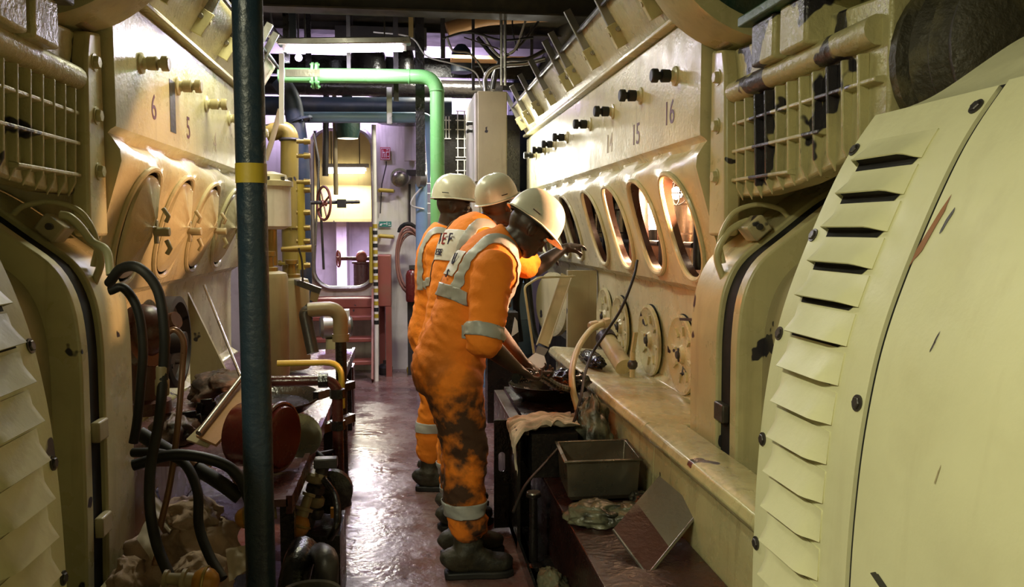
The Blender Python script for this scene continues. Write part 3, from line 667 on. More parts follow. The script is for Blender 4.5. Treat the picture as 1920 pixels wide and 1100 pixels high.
luminaire('fluorescent_lamp', (-1.50, -0.80, 2.96), (-1.50, 0.40, 2.96), 'fluorescent lamp over the near end of the aisle', 'tubeW')
luminaire('fluorescent_lamp', (-0.62, 4.0, 3.05), (-0.62, 5.2, 3.05), 'fluorescent lamp over the workers', 'tubeW')
cl = thing('fluorescent_lamp', (0.93, 7.95, 1.9), 'upright fluorescent lamp added unseen behind the beige cabinet for glare on the engine panel', 'light')  # made-up lamp out of view, put here for the panel glare
MB().box((0.90, 7.93, 1.88), (0.96, 7.99, 2.54)).build('lamp_housing', 'steel', cl); MB().tube([(0.93, 7.915, 1.92), (0.93, 7.915, 2.50)], 0.013, 10).build('lamp_tube', 'tubeW', cl); MB().box((0.91, 7.99, 2.40), (0.95, 8.32, 2.44)).build('lamp_bracket', 'iron', cl)  # parts of the added unseen lamp behind the cabinet
luminaire('fluorescent_lamp', at(604, 318, 10.98), at(692, 318, 10.98), 'lit fluorescent lamp on the mustard duct beyond the doorway', 'tubeW', ztop=3.42, r=0.05)
for i, (px, py) in enumerate(((560, 108), (534, 97))):
    sl = thing('small_lamp', at(px, py, 7.0), ['glowing bulb under the left end of the violet fluorescent lamp', 'smaller glowing bulb beside the top of the white bar'][i], 'light')
    c = wl(sl); MB().ball(c, 0.03 if i == 0 else 0.02, 12).build('lamp_bulb', 'led', sl); MB().tube([c+V((0, 0, 0.03)), (c.x, c.y, 3.42)], 0.008, 8).build('lamp_stem', 'iron', sl)
# green pipe
gp = MB().tube(fillet([(-0.95, 6.6, 2.675), (0.258, 6.6, 2.69), (0.252, 6.6, 0.9)], 0.14, 10), 0.056, 20).build('green_pipe', 'green')
tag(gp, 'light green pipe crossing the aisle and bending down beside the workers', 'pipe')
for x in (-0.66, -0.69): flange((x, 6.6, 2.677), (1, 0, 0), 0.10, gp, 'green')
for z in (2.58,): MB().torus((0.257, 6.6, z), (0, 0, 1), 0.056, 0.007, 24, 6).build('weld_ring', 'green', gp)
MB().torus((0.04, 6.6, 2.688), (1, 0, 0), 0.056, 0.006, 24, 6).build('weld_ring', 'green', gp)
pipe('blue_pipe', [(-3.09, 7.5, 2.55), (0.42, 7.5, 2.59)], 0.082, 'dblue', 'thick blue-grey pipe crossing behind the green pipe', 'pipe')
lp = pipe('blue_pipe', [(-0.82, 7.06, 2.42), (0.21, 7.06, 2.435), (0.235, 7.06, 1.9)], 0.045, 'lblue', 'thin light blue pipe crossing below the blue-grey pipe', 'pipe', R=0.07)
MB().bar((-0.12, 6.94, 2.36), (-0.12, 6.94, 2.66), 0.045, 0.012, (0, 1, 0)).build('pipe_strap', 'steel', lp, bevel=0.003)
q = MB().tube(fillet([at(524, 150, 6.95), at(548, 185, 6.95), at(563, 290, 6.95), (at(563, 290, 6.95).x, 6.95, 0.0)], 0.2, 8), 0.075, 18)
be = tag(q.build('blue_elbow_pipe', 'dblue'), 'dark blue elbow pipe coming down left of the doorway', 'pipe')
flange(at(563, 225, 6.95), (0.3, 0, -1), 0.10, be, 'dblue')
# overhead drum and dark pipe on the far side
op = pipe('overhead_pipe', [(-3.09, 8.0, 2.83), (0.93, 8.0, 2.83)], 0.085, 'oily', 'dark overhead pipe with domed fittings behind the lit tube', 'pipe')
for px, r in ((690, 0.17), (865, 0.10), (757, 0.10)):
    c = at(px, 112, 8.0); MB().lathe([(r, -0.12), (r, 0.02), (r*0.85, 0.09), (r*0.4, 0.14), (0, 0.145)], c, (0, 0, 1), 24).build('dome_fitting', 'dblue' if px == 865 else 'oily', op)
vd = tag(MB().lathe([(0.0, -0.2), (0.12, -0.18), (0.2, -0.06), (0.21, 0.1)], at(630, 140, 8.35), (0, 0, 1), 32).build('fan_casing', 'oily'), 'round dark fan casing half hidden behind the green pipe', 'fan')
tag(MB().lathe([(0.0, -0.1), (0.26, -0.1), (0.34, 0.0), (0.34, 0.2)], (at(757, 212, 8.45)), (0, 0, 1), 32).build('round_duct', 'oily'), 'dark round duct end under the light blue pipe', 'duct')
tag(MB().lathe([(0.0, -0.09), (0.1, -0.085), (0.12, 0.0), (0.12, 0.08), (0.05, 0.09), (0.05, 0.36)], at(652, 243, 8.25), (0, 0, 1), 24).build('round_duct', 'dgreen'), 'small dark round fitting above the doorway', 'duct')
# hangers, flats and conduits dropping from the ceiling
hang = [(535, 6.5, 0, 118, 0.045, 'oily'), (548, 6.4, 0, 85, 0.05, 'dblue'), (577, 7.6, 30, 150, 0.05, 'oily'), (652, 6.9, 0, 150, 0.03, 'steel'), (741, 6.8, 0, 190, 0.04, 'iron'), (770, 6.3, 0, 70, 0.035, 'tan'), (786, 6.9, 0, 330, 0.075, 'oily'), (830, 7.4, 20, 110, 0.04, 'iron'), (887, 7.0, 0, 170, 0.025, 'iron'), (997, 7.9, 0, 120, 0.03, 'iron')]
words = ['nearest the blue post', 'second from the blue post', 'behind the lit tube at its bright end', 'thin, crossing the middle of the lit tube', 'crossing the right half of the lit tube', 'brownish, at the right end of the lit tube', 'wide and dark, beside the green elbow', 'short, right of the green elbow', 'thin, above the cabinet', 'beside the silver pipe']
for (px, Y, y0, y1, wd, mt), wds in zip(hang, words):
    a = at(px, y0, Y); b = at(px, y1, Y); tag(MB().bar((a.x, Y, min(3.42, a.z+0.5)), (a.x, Y, b.z), wd, wd*0.5, (0, 1, 0)).build('hanger_bar', mt), 'vertical hanger bar from the ceiling, '+wds, 'bar', 'hanger bars under the ceiling')
for i, px in enumerate((940, 947)):
    a = at(px, 0, 6.4); tag(MB().tube([(a.x, 6.4, 3.42), (a.x, 6.4, 2.60)], 0.012, 8).build('conduit', 'steel'), 'grey conduit dropping onto the beige cabinet, %s of the two' % ('left' if i == 0 else 'right'), 'conduit')
sp = pipe('silver_pipe', [at(1022, 135, 8.3), at(1062, 60, 8.0), at(1092, 10, 7.6), at(1120, -40, 7.4)], 0.10, 'iron', 'big dark silvery pipe slanting up above the right engine', 'pipe', R=0.3, n=20)
bxm = MB(); c0 = at(958, 138, 8.6); bxm.box((c0.x, 8.5, 1.9), (c0.x+0.5, 9.0-0.12, c0.z)); tag(bxm.build('header_tank', 'dblue', bevel=0.02), 'dark blue header tank behind the far end of the right engine', 'tank')
cab = [[(838, 70), (850, 95), (880, 100), (905, 130), (915, 165)], [(700, 60), (770, 70), (800, 105), (850, 120), (890, 135), (903, 165)], [(895, 70), (925, 105), (945, 118)], [(1010, 40), (975, 85), (945, 110), (925, 140), (922, 170)], [(905, 65), (930, 100), (960, 118)], [(1000, 0), (985, 40), (968, 88), (955, 100)], [(960, 20), (962, 60), (970, 95)], [(1030, 90), (990, 110), (955, 112), (935, 120), (924, 168)], [(505, 0), (512, 50), (540, 80)], [(468, 14), (500, 62), (530, 84)], [(830, 72), (880, 60), (940, 75), (1000, 70)], [(985, 60), (960, 100), (930, 90), (870, 70)]]
for i, pts in enumerate(cab):
    Y = 6.36 if i == 9 else 6.7+0.12*(i % 5); MBp = MB().tube(spline([at(x, y, Y) for x, y in pts]), (0.009, 0.006, 0.018, 0.010, 0.014)[i % 5], 8)
    tag(MBp.build('overhead_cable', ('steel', 'cable', 'rubber', 'iron')[i % 4]), ['curled pale cable below the ceiling', 'long pale cable sagging past the green elbow', 'short black cable bundle near the cabinet top', 'cable looping down into the cabinet top', 'black cable beside the conduits', 'dark cable hanging beside the silver pipe', 'thin cable hanging under the ceiling right of the conduits', 'cable bending from the silver pipe to the cabinet', 'thin cable hanging right beside the blue post', 'pale cable curving behind the blue post', 'cable strung level under the ceiling beams', 'slack dark cable crossing above the cabinet'][i], 'cable', 'cables under the ceiling')
tr = bx('cable_tray', (at(845, 40, 7.8).x, 7.7, 3.06), (1.15, 7.9, 3.09), 'wood'); tag(tr, 'brown lagged tray under the ceiling right of the green pipe', 'tray')
tag(pipe('lagged_pipe', [at(838, 55, 7.3), at(905, 35, 7.3), at(1060, 25, 7.3)], 0.06, 'wood', 'brown lagged pipe running level under the ceiling', 'pipe'), None)
tag(bx('insulation_board', (at(985, 75, 8.8).x, 8.7, 2.88), (1.35, 8.85, 3.12), 'wood'), 'orange brown panel high beside the silver pipe', 'panel')
def pxbox(name, x0, y0, x1, y1, Y, d, mat, label, cat, group=None):
    a, b = at(x0, y1, Y), at(x1, y0, Y); return tag(MB().box((a.x, Y, a.z), (b.x, Y+d, b.z)).build(name, mat, bevel=0.004), label, cat, group)
pxbox('steel_girder', 470, 113, 1000, 137, 8.2, 0.10, 'oily', 'dark steel girder crossing behind the lit tube, its whole width', 'girder')
pxbox('steel_girder', 838, 155, 990, 167, 8.18, 0.10, 'oily', 'short dark girder right of the green elbow, between two bright slits', 'girder')
ct = pxbox('overhead_box', 628, 52, 800, 84, 7.6, 0.15, 'iron', 'dark grey overhead box hung above the lit tube', 'box')
for px in (660, 770): p = at(px, 60, 7.675); MB().tube([p, (p.x, p.y, 3.42)], 0.01, 8).build('trunk_hanger', 'iron', ct)
pxbox('pipe_casing', 655, 152, 812, 178, 8.2, 0.06, 'oily', 'black pipe casing seen between the green pipe and the blue-grey pipe', 'casing')
# electrical cabinet
cb = thing('electrical_cabinet', (0.69, 7.1, 1.88), 'tall beige electrical cabinet behind the workers, conduits on its top', 'cabinet')
MB().box((0.575, 6.6, 1.86), (0.81, 7.6, 2.59)).build('cabinet_body', 'beige', cb, bevel=0.008)
dr = MB().box((0.552, 6.62, 1.88), (0.573, 7.58, 2.575)).build('cabinet_door', 'white', cb, bevel=0.006)
for z in (2.30, 2.36): MB().tube([(0.552, 6.8, z), (0.515, 6.8, z), (0.515, 6.86, z)], 0.014, 8).build('door_latch', 'iron', dr)
MB().box((0.60, 6.62, 0.9), (0.82, 7.5, 1.86)).build('cabinet_pedestal', 'beige', cb, bevel=0.008)
MB().box((0.53, 6.66, 1.55), (0.60, 6.95, 1.86)).build('terminal_box', 'white', cb, bevel=0.01)
MB().tube(spline([(0.64, 6.63, 2.59), (0.64, 6.63, 2.70), (0.72, 6.6, 2.78), (0.95, 6.55, 2.80), (1.1, 6.5, 2.83)]), 0.018, 10).build('cabinet_conduit', 'steel', cb)
# wire guards (lattice)
def guard(x0, x1, y0, y1, Y, label):
    q = MB(); a, b = at(x0, y0, Y), at(x1, y1, Y); nx = max(1, round((b.x-a.x)/0.055)); nz = round((a.z-b.z)/0.10)
    for i in range(nx+1): x = a.x+(b.x-a.x)*i/nx; q.tube([(x, Y, a.z), (x, Y, b.z)], 0.006, 6)
    for i in range(nz+1): z = a.z+(b.z-a.z)*i/nz; q.tube([(a.x-0.02, Y, z), (b.x+0.02, Y, z)], 0.006, 6)
    tag(q.build('wire_guard', 'signw'), label, 'guard')
guard(799, 812, 250, 400, 8.312, 'white wire guard ladder left of the green pipe')
guard(858, 884, 208, 295, 8.312, 'white wire guard lattice left of the beige cabinet')
guard(836, 842, 208, 260, 8.312, 'narrow white wire guard right of the green pipe')
guard(858, 884, 300, 380, 8.312, 'lower white wire guard behind the helmets')
tag(bx('dark_cupboard', (0.30, 8.32, 0), (1.15, 8.47, 2.64), 'oily'), 'dark steel locker wall behind the green pipe and guards', 'locker')
# fixtures on the white bulkhead
Yb = 8.88
sg = thing('red_sign', at(722, 300, Yb), 'small red square sign with white marks on the white bulkhead', 'sign')
a, b = at(713, 276, Yb), at(732, 300, Yb); MB().box((a.x, Yb-0.006, b.z), (b.x, Yb, a.z)).build('sign_plate', 'sign', sg)
q = MB(); w_, h_ = b.x-a.x, a.z-b.z
for u0, v0, u1, v1 in ((.08, .06, .92, .10), (.08, .9, .92, .94), (.06, .06, .10, .94), (.9, .06, .94, .94), (.2, .55, .45, .63), (.22, .2, .28, .82), (.4, .2, .46, .5), (.56, .6, .85, .66), (.56, .2, .62, .6), (.72, .25, .84, .32), (.6, .78, .8, .83)):
    q.box((a.x+w_*u0, Yb-0.009, b.z+h_*v0), (a.x+w_*u1, Yb-0.006, b.z+h_*v1))
q.build('sign_marks', 'signw', sg)
sg = thing('green_sign', at(722, 425, Yb), 'small green and white safety sign below the yellow handle', 'sign')
a, b = at(711, 415, Yb), at(734, 425, Yb); MB().box((a.x, Yb-0.006, b.z), (b.x, Yb, a.z)).build('sign_plate', 'signg', sg)
q = MB(); w_, h_ = b.x-a.x, a.z-b.z
for u0, v0, u1, v1 in ((.05, .2, .2, .45), (.1, .45, .3, .6), (.35, .5, .55, .65), (.6, .3, .66, .85), (.75, .2, .95, .35), (.75, .6, .9, .7)):
    q.box((a.x+w_*u0, Yb-0.009, b.z+h_*v0), (a.x+w_*u1, Yb-0.006, b.z+h_*v1))
q.build('sign_marks', 'signw', sg)
for y, s in ((357, 'upper'), (443, 'lower')):
    t = thing('door_dog_handle', at(712, y, Yb), '%s yellow lever handle on the white bulkhead' % s, 'handle')
    MB().cyl(at(712, y, Yb), at(712, y, Yb-0.08), 0.022).build('pivot', 'yellow', t)
    MB().tube([at(711, y-1, Yb-0.07), at(738, y+1, Yb-0.07)], 0.021, 12).build('lever', 'yellow', t)
    MB().cyl(at(738, y+1, Yb-0.07), at(738, y+2, Yb), 0.016).build('lever_end', 'tan', t)
fl = thing('floodlight', at(752, 345, Yb), 'round clear bulkhead lamp right of the yellow handle', 'light')
MB().lathe([(0.06, 0), (0.085, -0.02), (0.10, -0.07), (0.10, -0.09)], at(750, 334, Yb), (0, 1, 0), 24).build('lamp_body', 'steel', fl)
MB().ball(at(750, 335, Yb-0.10), (0.09, 0.06, 0.09), 18).build('lamp_glass', 'stain', fl)
MB().box(at(762, 318, Yb-0.1), at(790, 330, Yb)).build('lamp_bracket', 'iron', fl)
tag(MB().tube([at(768, 345, Yb-0.02), at(768, 430, Yb-0.02)], 0.012, 8).build('drop_conduit', 'iron'), 'dark conduit dropping from the bulkhead lamp to the hose coil', 'conduit')
tag(MB().tube([at(724, 302, Yb-0.02), at(724, 310, Yb-0.02), at(716, 345, Yb-0.02), at(713, 400, Yb-0.02)], 0.006, 6).build('wall_conduit', 'iron'), 'thin conduit running down from the red sign', 'conduit')
tag(bx('wall_pilaster', (at(758, 230, 8.8).x, 8.80, 2.22), (at(780, 230, 8.8).x, Yb, 2.9), 'white'), 'white boxed pilaster high on the bulkhead beside the lamp', 'panel')
bp = pipe('blue_pipe', [at(790, 345, 7.7), (at(790, 345, 7.7).x, 7.7, 0.0)], 0.055, 'lblue', 'vertical blue pipe behind the back worker with a capped top', 'pipe')
jb = MB().lathe([(0.075, -0.03), (0.075, 0.03)], at(790, 335, 7.62), (1, 0.3, 0), 20).build('pipe_cap', 'steel', bp)
tag(MB().tube(spline([at(792, 350, 7.63), at(775, 370, 7.6), at(772, 385, 7.6), at(795, 392, 7.63)]), 0.008, 8).build('loose_wire', 'cable'), 'loose pale wire loop on the vertical blue pipe', 'wire')
# hose coil and extinguisher
hc = thing('hose_reel_coil', at(768, 480, 8.6), 'coil of red-brown hose hung on the bulkhead', 'hose')
q = MB(); path = []
for k in range(5*24):
    t = 2*PI*k/24; c = at(769, 487+2*math.sin(k*0.05), 8.62-0.012*(k/24)); r = 0.155+0.012*math.sin(k*0.13)
    path.append(c+V((math.cos(t)*r*0.85, 0, math.sin(t)*r*2.0+0.02*math.sin(t*2+k*.03))))
q.tube(path, 0.013, 8); q.build('hose', 'hosered', hc)
MB().tube(arc(at(765, 436, 8.65), (1, 0, 0), (0, 0, 1), 0.09, 0, PI), 0.022, 8).build('hose_hook', 'black', hc)
fx = thing('fire_extinguisher', at(773, 565, 8.45), 'red fire extinguisher behind the hose coil', 'extinguisher')
c = at(773, 565, 8.446); MB().lathe([(0.06, 0), (0.065, 0.02), (0.065, 0.27), (0.05, 0.31), (0.02, 0.33)], c, n=20).build('cylinder_body', 'drumred', fx); MB().box(c+V((-0.03, -0.03, 0.33)), c+V((0.05, 0.03, 0.37))).build('valve_head', 'iron', fx)
tag(MB().box((c.x-0.05, 8.51, 0), (c.x+0.05, 8.55, c.z+0.3)).build('extinguisher_bracket', 'iron'), 'dark bracket board behind the extinguisher', 'bracket')
# watertight door leaf standing open on the left of the doorway
wd = thing('watertight_door', (-1.03, 8.5, 0.95), 'tan steel door standing open at the left of the doorway', 'door')
MB().box((-1.06, 8.12, 0.95), (-1.035, 8.86, 2.48)).build('door_leaf', 'mustard', wd, bevel=0.004)
for z in (1.25, 1.62, 1.95, 2.28): MB().box((-1.035, 8.14, z-0.012), (-1.0, 8.84, z+0.012)).build('door_stiffener', 'tan', wd)
MB().box((-1.07, 8.085, 0.95), (-1.02, 8.12, 2.5)).build('door_edge', 'signw', wd, bevel=0.004)
MB().tube([at(590, 245, 8.3), at(603, 420, 8.3), at(607, 505, 8.3)], 0.012, 8).build('locking_rod', 'iron', wd)
MB().tube([at(588, 250, 8.25), at(598, 300, 8.25), at(590, 490, 8.25)], 0.011, 8).build('locking_rod', 'steel', wd)
hwc = at(607, 381, 7.97)
def handwheel(c, ax, R, r, mat, parent, name='handwheel'):
    q = MB().torus(c, ax, R, r, 32, 8); ax = V(ax).normalized(); a = ax.orthogonal().normalized(); b = ax.cross(a)
    for k in range(4): t = PI/2*k+0.4; q.tube([V(c), V(c)+(a*math.cos(t)+b*math.sin(t))*R], r*0.8, 6)
    q.cyl(V(c)-ax*r*2, V(c)+ax*r*2, r*2.2, n=12); return q.build(name, mat, parent)
hw = thing('gate_valve', hwc, 'red spoked valve handwheel beside the open door', 'valve'); handwheel(hwc, (1, 0.55, 0), 0.155, 0.013, 'red', hw, 'wheel_rim')
MB().tube([hwc-V((0.2, 0.1, 0)), hwc+V((0.32, 0.17, 0.02))], 0.018, 10).build('spindle', 'iron', hw)
MB().box(hwc+V((0.12, 0.03, -0.04)), hwc+V((0.2, 0.12, 0.04))).build('spindle_bracket', 'iron', hw)
tag(MB().tube([at(626, 138, 8.25), at(630, 365, 8.25)], 0.022, 10).build('downpipe', 'tan'), 'tan pipe hanging in the doorway above the handwheel', 'pipe')
tag(MB().tube([at(612, 138, 8.25), at(610, 330, 8.25)], 0.03, 10).build('downpipe', 'iron'), 'dark pipe left of the tan pipe in the doorway', 'pipe')
# beyond the doorway
md = thing('mustard_duct', (-0.85, 11.4, 1.62), 'big mustard duct box hung beyond the doorway', 'duct')
MB().box((-1.9, 11.15, 1.62), (0.3, 12.3, 3.415)).build('duct_body', 'mustard', md, bevel=0.01)
MB().box((-1.9, 11.12, 1.6), (0.3, 11.16, 1.64)).build('duct_lip', 'tan', md)
tag(bx('white_locker', (at(632, 500, 12.4).x, 12.35, 0), (at(651, 500, 12.4).x, 12.9, 1.7), 'white'), 'narrow white locker seen through the doorway', 'locker')
struct(bx('trim_4', (-3.1, 8.96, 0.42), (3.5, 13.1, 0.48), 'purple'))
pm = thing('store_pump', at(678, 540, 10.4), 'dark valve on a maroon pedestal seen through the doorway', 'pump'); c = at(678, 492, 10.4)
MB().lathe([(0.10, 0), (0.10, c.z-0.50), (0.12, c.z-0.49), (0.12, c.z-0.47)], (c.x, 10.4, 0.48), n=20).build('pedestal', 'dred', pm)
MB().ball(c+V((0, 0, 0.06)), (0.07, 0.07, 0.09), 14).build('valve_body', 'red', pm); MB().tube([c+V((-0.28, 0, 0.05)), c+V((0.25, 0, 0.05))], 0.025, 10).build('valve_stem', 'dred', pm)
MB().cyl(c+V((0.1, 0, 0.05)), c+V((0.14, 0, 0.05)), 0.07).build('stem_flange', 'dred', pm)
handwheel(c+V((-0.28, 0, 0.05)), (1, 0.3, 0), 0.10, 0.012, 'red', pm)
# stairs
st = thing('steel_stairs', (-0.65, 8.5, 0), 'red steel stairs leading up to the doorway', 'stairs')
MB().box((-1.2, 8.55, 0.70), (-0.33, 8.87, 0.80)).build('landing', 'red', st, bevel=0.01)
MB().box((-1.2, 8.56, 0.62), (-0.33, 8.58, 0.72)).build('landing_fascia', 'red', st)
for z, y in ((0.585, 8.42), (0.375, 8.34), (0.155, 8.26)): MB().box((-0.98, y, z), (-0.345, y+0.22, z+0.04)).build('tread', 'red', st, bevel=0.006)
MB().bar((-0.335, 8.2, 0.0), (-0.335, 8.58, 0.86), 0.20, 0.02, (1, 0, 0)).build('stringer', 'red', st)
MB().bar((-0.99, 8.2, 0.0), (-0.99, 8.58, 0.86), 0.20, 0.02, (1, 0, 0)).build('stringer', 'red', st)
hr = thing('striped_stanchion', (-0.31, 8.3, 0.0), 'yellow and black striped handrail stanchion at the right of the stairs', 'handrail')
a = at(703, 420, 8.3); b_ = at(706, 612, 8.3); c = at(706, 715, 8.22)
MB().tube([(a.x, 8.3, 2.52), (a.x, 8.3, a.z), b_, c], 0.022, 12).build('stanchion', 'white', hr)
n = 16
for k in range(n):
    p = a+(b_-a)*(k/n); p2 = a+(b_-a)*((k+0.62)/n); MB().tube([p, p2], 0.0235, 12).build('yellow_stripe' if k % 2 == 0 else 'black_stripe', 'yband' if k % 2 == 0 else 'rubber', hr)
MB().tube([at(696, 425, 8.32), at(696, 530, 8.32)], 0.02, 10).build('side_rail', 'yellow', hr)
spf = thing('side_platform', (-0.2, 8.6, 0), 'red steel side platform right of the stairs', 'platform')
a = at(708, 478, 8.55); b_ = at(745, 575, 8.4); MB().box((a.x, 8.45, b_.z), (b_.x-0.06, 8.85, b_.z+0.52)).build('platform_box', 'red', spf, bevel=0.008)
MB().box((b_.x-0.12, 8.45, 0), (b_.x-0.06, 8.51, b_.z)).build('platform_leg', 'red', spf); MB().box((a.x, 8.79, 0), (a.x+0.06, 8.85, b_.z)).build('platform_leg', 'red', spf)
gb = thing('green_can', atZ(760, 695, 0), 'green can on the floor by the platform leg', 'can'); c = wl(gb)+V((0.08, 0.25, 0))
MB().lathe([(0.09, 0), (0.1, 0.02), (0.09, 0.12), (0.05, 0.15), (0.03, 0.2)], c, n=18).build('can_body', 'mgreen', gb); MB().cyl(c+V((0, 0, 0.2)), c+V((0, 0, 0.23)), 0.035).build('can_cap', 'mgreen', gb)
for i, (px, py, Y, r, mt, lb) in enumerate(((640, 668, 8.75, 0.13, 'iron', 'dark iron casting in the shade behind the stair treads'), (600, 700, 8.7, 0.11, 'iron', 'rounded dark pump in the shade under the stairs'), (722, 672, 8.62, 0.08, 'iron', 'dark machine part under the red side platform'), (775, 690, 8.6, 0.07, 'yellow', 'small dull yellow box on the floor right of the green can'))):
    c = at(px, py, Y); q = MB().lathe([(r*0.9, 0), (r, r*0.3), (r, r*0.9), (r*0.6, r*1.3), (r*0.25, r*1.4), (r*0.25, r*1.8)], (c.x, Y, 0.0), n=14)
    tag(q.build('machine_part', mt), lb, 'part')
# ================================================================ LEFT SIDE BEYOND THE POST
yp = thing('yellow_pipe', at(545, 490, 6.3), 'thick dull yellow standpipe beside the doorway', 'pipe')
MB().tube(fillet([at(500, 250, 6.45), at(543, 240, 6.45), at(543, 350, 6.45), (at(543, 350, 6.45).x, 6.45, 0.0)], 0.14, 8), 0.066, 18).build('standpipe', 'dully', yp)
MB().torus(at(543, 262, 6.45), (0, 0, 1), 0.068, 0.012, 24, 8).build('hose_clamp', 'iron', yp); flange(at(543, 425, 6.45), (0, 0, 1), 0.085, yp, 'dully'); flange(at(543, 493, 6.45), (0, 0, 1), 0.1, yp, 'dully')
yc = thing('gauge_column', at(567, 500, 6.2), 'bright yellow column of small valves beside the thick yellow pipe', 'valve')
MB().tube([at(564, 345, 6.2), at(566, 505, 6.2)], 0.028, 14).build('column_pipe', 'yellow', yc)
for y in (265, 292, 341, 356, 398, 427, 452, 497):
    MB().tube([at(556, y, 6.2), at(570, y, 6.2), at(570, y, 6.2), at(582, y, 6.2)], [0.016, 0.016, 0.025, 0.02], 10).build('gauge_cock', 'brass', yc)
fc = thing('filter_canister', at(514, 440, 5.2), 'beige filter canister with bolted lid right of the blue post', 'filter'); c = at(510, 430, 5.2)
MB().lathe([(0.07, 0), (0.115, 0.02), (0.115, 0.26)], c, n=28).build('canister_body', 'white', fc)
ld = MB().lathe([(0.13, 0.26), (0.13, 0.29), (0.10, 0.30), (0.09, 0.33), (0.02, 0.35)], c, n=28).build('canister_lid', 'beige', fc)
for k in range(8): t = PI/4*k; p = c+V((math.cos(t)*0.115, math.sin(t)*0.115, 0.285)); MB().tube([p, p+V((0, 0, 0.03))], 0.012, 6).build('lid_bolt', 'iron', ld)
MB().lathe([(0.03, -0.22), (0.03, 0)], c, n=12).build('canister_stem', 'brass', fc); MB().tube([c+V((0.06, -0.05, -0.12)), c+V((0.24, -0.05, -0.115))], [0.016, 0.025], 10).build('drain_cock', 'brass', fc)
tag(MB().bar(at(528, 100, 6.2), at(528, 232, 6.2), 0.035, 0.012, (0, 1, 0)).build('white_bar', 'signw'), 'white flat bar standing left of the green pipe flange', 'bar')
tag(MB().bar(at(535, 137, 6.15), at(600, 137, 6.15), 0.05, 0.02, (0, 1, 0)).build('support_bracket', 'steel'), 'grey bracket arm below the glowing bulb', 'bracket')
tag(pipe('tan_conduit', [at(498, 300, 6.35), at(508, 270, 6.35), at(526, 205, 6.35)], 0.02, 'tan', 'tan conduit rising between the post and the yellow pipe', 'conduit'), None)
def tank(px, y0, y1, Y, r, label):
    a, b_ = at(px, y1, Y), at(px, y0, Y); h = b_.z-a.z; t = thing('tank', (a.x, Y, a.z), label, 'tank')
    MB().lathe([(r*0.9, 0), (r, 0.02), (r, h*0.94), (r*0.93, h*0.98), (r*0.6, h)], (a.x, Y, a.z), n=32).build('tank_shell', 'beige', t)
    MB().lathe([(r*0.5, h-0.002), (r*0.5, h+0.02), (0.03, h+0.025), (0.025, h+0.08), (0.04, h+0.085), (0.04, h+0.11)], (a.x, Y, a.z), n=20).build('tank_neck', 'brass', t)
    return t
Zd = 0.60
t1 = tank(508, 508, 706, 4.75, 0.105, 'taller beige cylindrical tank just right of the blue post')
t2 = tank(551, 520, 690, 5.3, 0.105, 'beige cylindrical tank standing behind the taller one')
lamp = thing('desk_lamp', at(575, 545, 5.0), 'dark bar lamp with a cream shade beside the tanks', 'lamp')
MB().bar(at(560, 530, 5.0), at(601, 545, 5.0), 0.05, 0.035).build('lamp_arm', 'iron', lamp); MB().bar(at(562, 531, 5.0), at(556, 528, 5.22), 0.03, 0.03).build('lamp_bracket', 'iron', lamp); MB().quad(at(583, 546, 4.99), at(600, 549, 4.99), at(594, 567, 5.01), at(581, 562, 5.01)).build('lamp_shade', 'hosec', lamp, solid=0.004)
MB().tube(spline([at(560, 465, 5.0), at(566, 490, 5.0), at(568, 533, 5.0)]), 0.006, 8).build('lamp_cord', 'iron', lamp)
pump = thing('grey_pump', at(632, 690, 6.42), 'small silver motor on a beige base behind the pipe stand', 'motor'); c = at(630, 612, 6.42)
MB().lathe([(0.07, -0.12), (0.09, -0.1), (0.09, 0.1), (0.07, 0.12)], c, (1, 0.2, 0), 20).build('motor_body', 'steel', pump); MB().box(c+V((-0.08, -0.06, 0.06)), c+V((0.1, 0.06, 0.13))).build('terminal_box', 'signw', pump)
MB().cyl(c+V((0, 0, -0.3)), c+V((0, 0, -0.09)), 0.08).build('motor_base', 'hosec', pump); MB().lathe([(0.12, -0.32), (0.12, -0.29)], c, n=20).build('base_flange', 'beige', pump)
MB().box((c.x-0.13, 6.33, 0), (c.x+0.13, 6.52, c.z-0.3)).build('motor_plinth', 'dred', pump)
# pipe stands
ps = thing('pipe_stand', (-0.32, 4.5, 0), 'tall standpipe with a tan elbow on top, dark below, at the aisle edge', 'pipe')
e = at(638, 577, 4.5); a = at(578, 585, 4.5)
MB().tube(fillet([V((e.x, 4.5, e.z-0.16)), V((e.x, 4.5, e.z)), V((a.x, 4.5, e.z-0.01)), V((a.x, 4.5, e.z-0.01))], 0.10, 8)[:-1], 0.040, 18).build('tan_elbow', 'tan', ps)
MB().tube(fillet([V((a.x+0.02, 4.5, e.z-0.01)), V((a.x-0.02, 4.5, e.z-0.02)), at(587, 662, 4.45)], 0.04), 0.033, 14).build('drop_branch', 'iron', ps)
MB().tube([(e.x, 4.5, 0.04), (e.x, 4.5, e.z-0.15)], 0.030, 16).build('lower_pipe', 'oily', ps)
MB().lathe([(0.045, -0.02), (0.045, 0.02)], (e.x, 4.5, e.z-0.16), n=18).build('coupling', 'tan', ps); MB().lathe([(0.045, 0), (0.04, 0.05), (0.032, 0.07)], (e.x, 4.5, 0), n=18).build('foot', 'oily', ps)
MB().lathe([(0.038, -0.03), (0.038, 0.03)], (e.x, 4.5, 0.66), n=8).build('coupling', 'oily', ps)
ps2 = thing('pipe_stand', (-0.29, 3.66, 0), 'shorter dark red standpipe in front of the tan elbow one', 'pipe')
e = at(632, 712, 3.66); a = at(500, 712, 3.66)
MB().tube(fillet([V((e.x, 3.66, 0)), V((e.x, 3.66, e.z)), V((a.x, 3.66, e.z))], 0.07, 8), 0.024, 16).build('bent_pipe', 'dred', ps2)
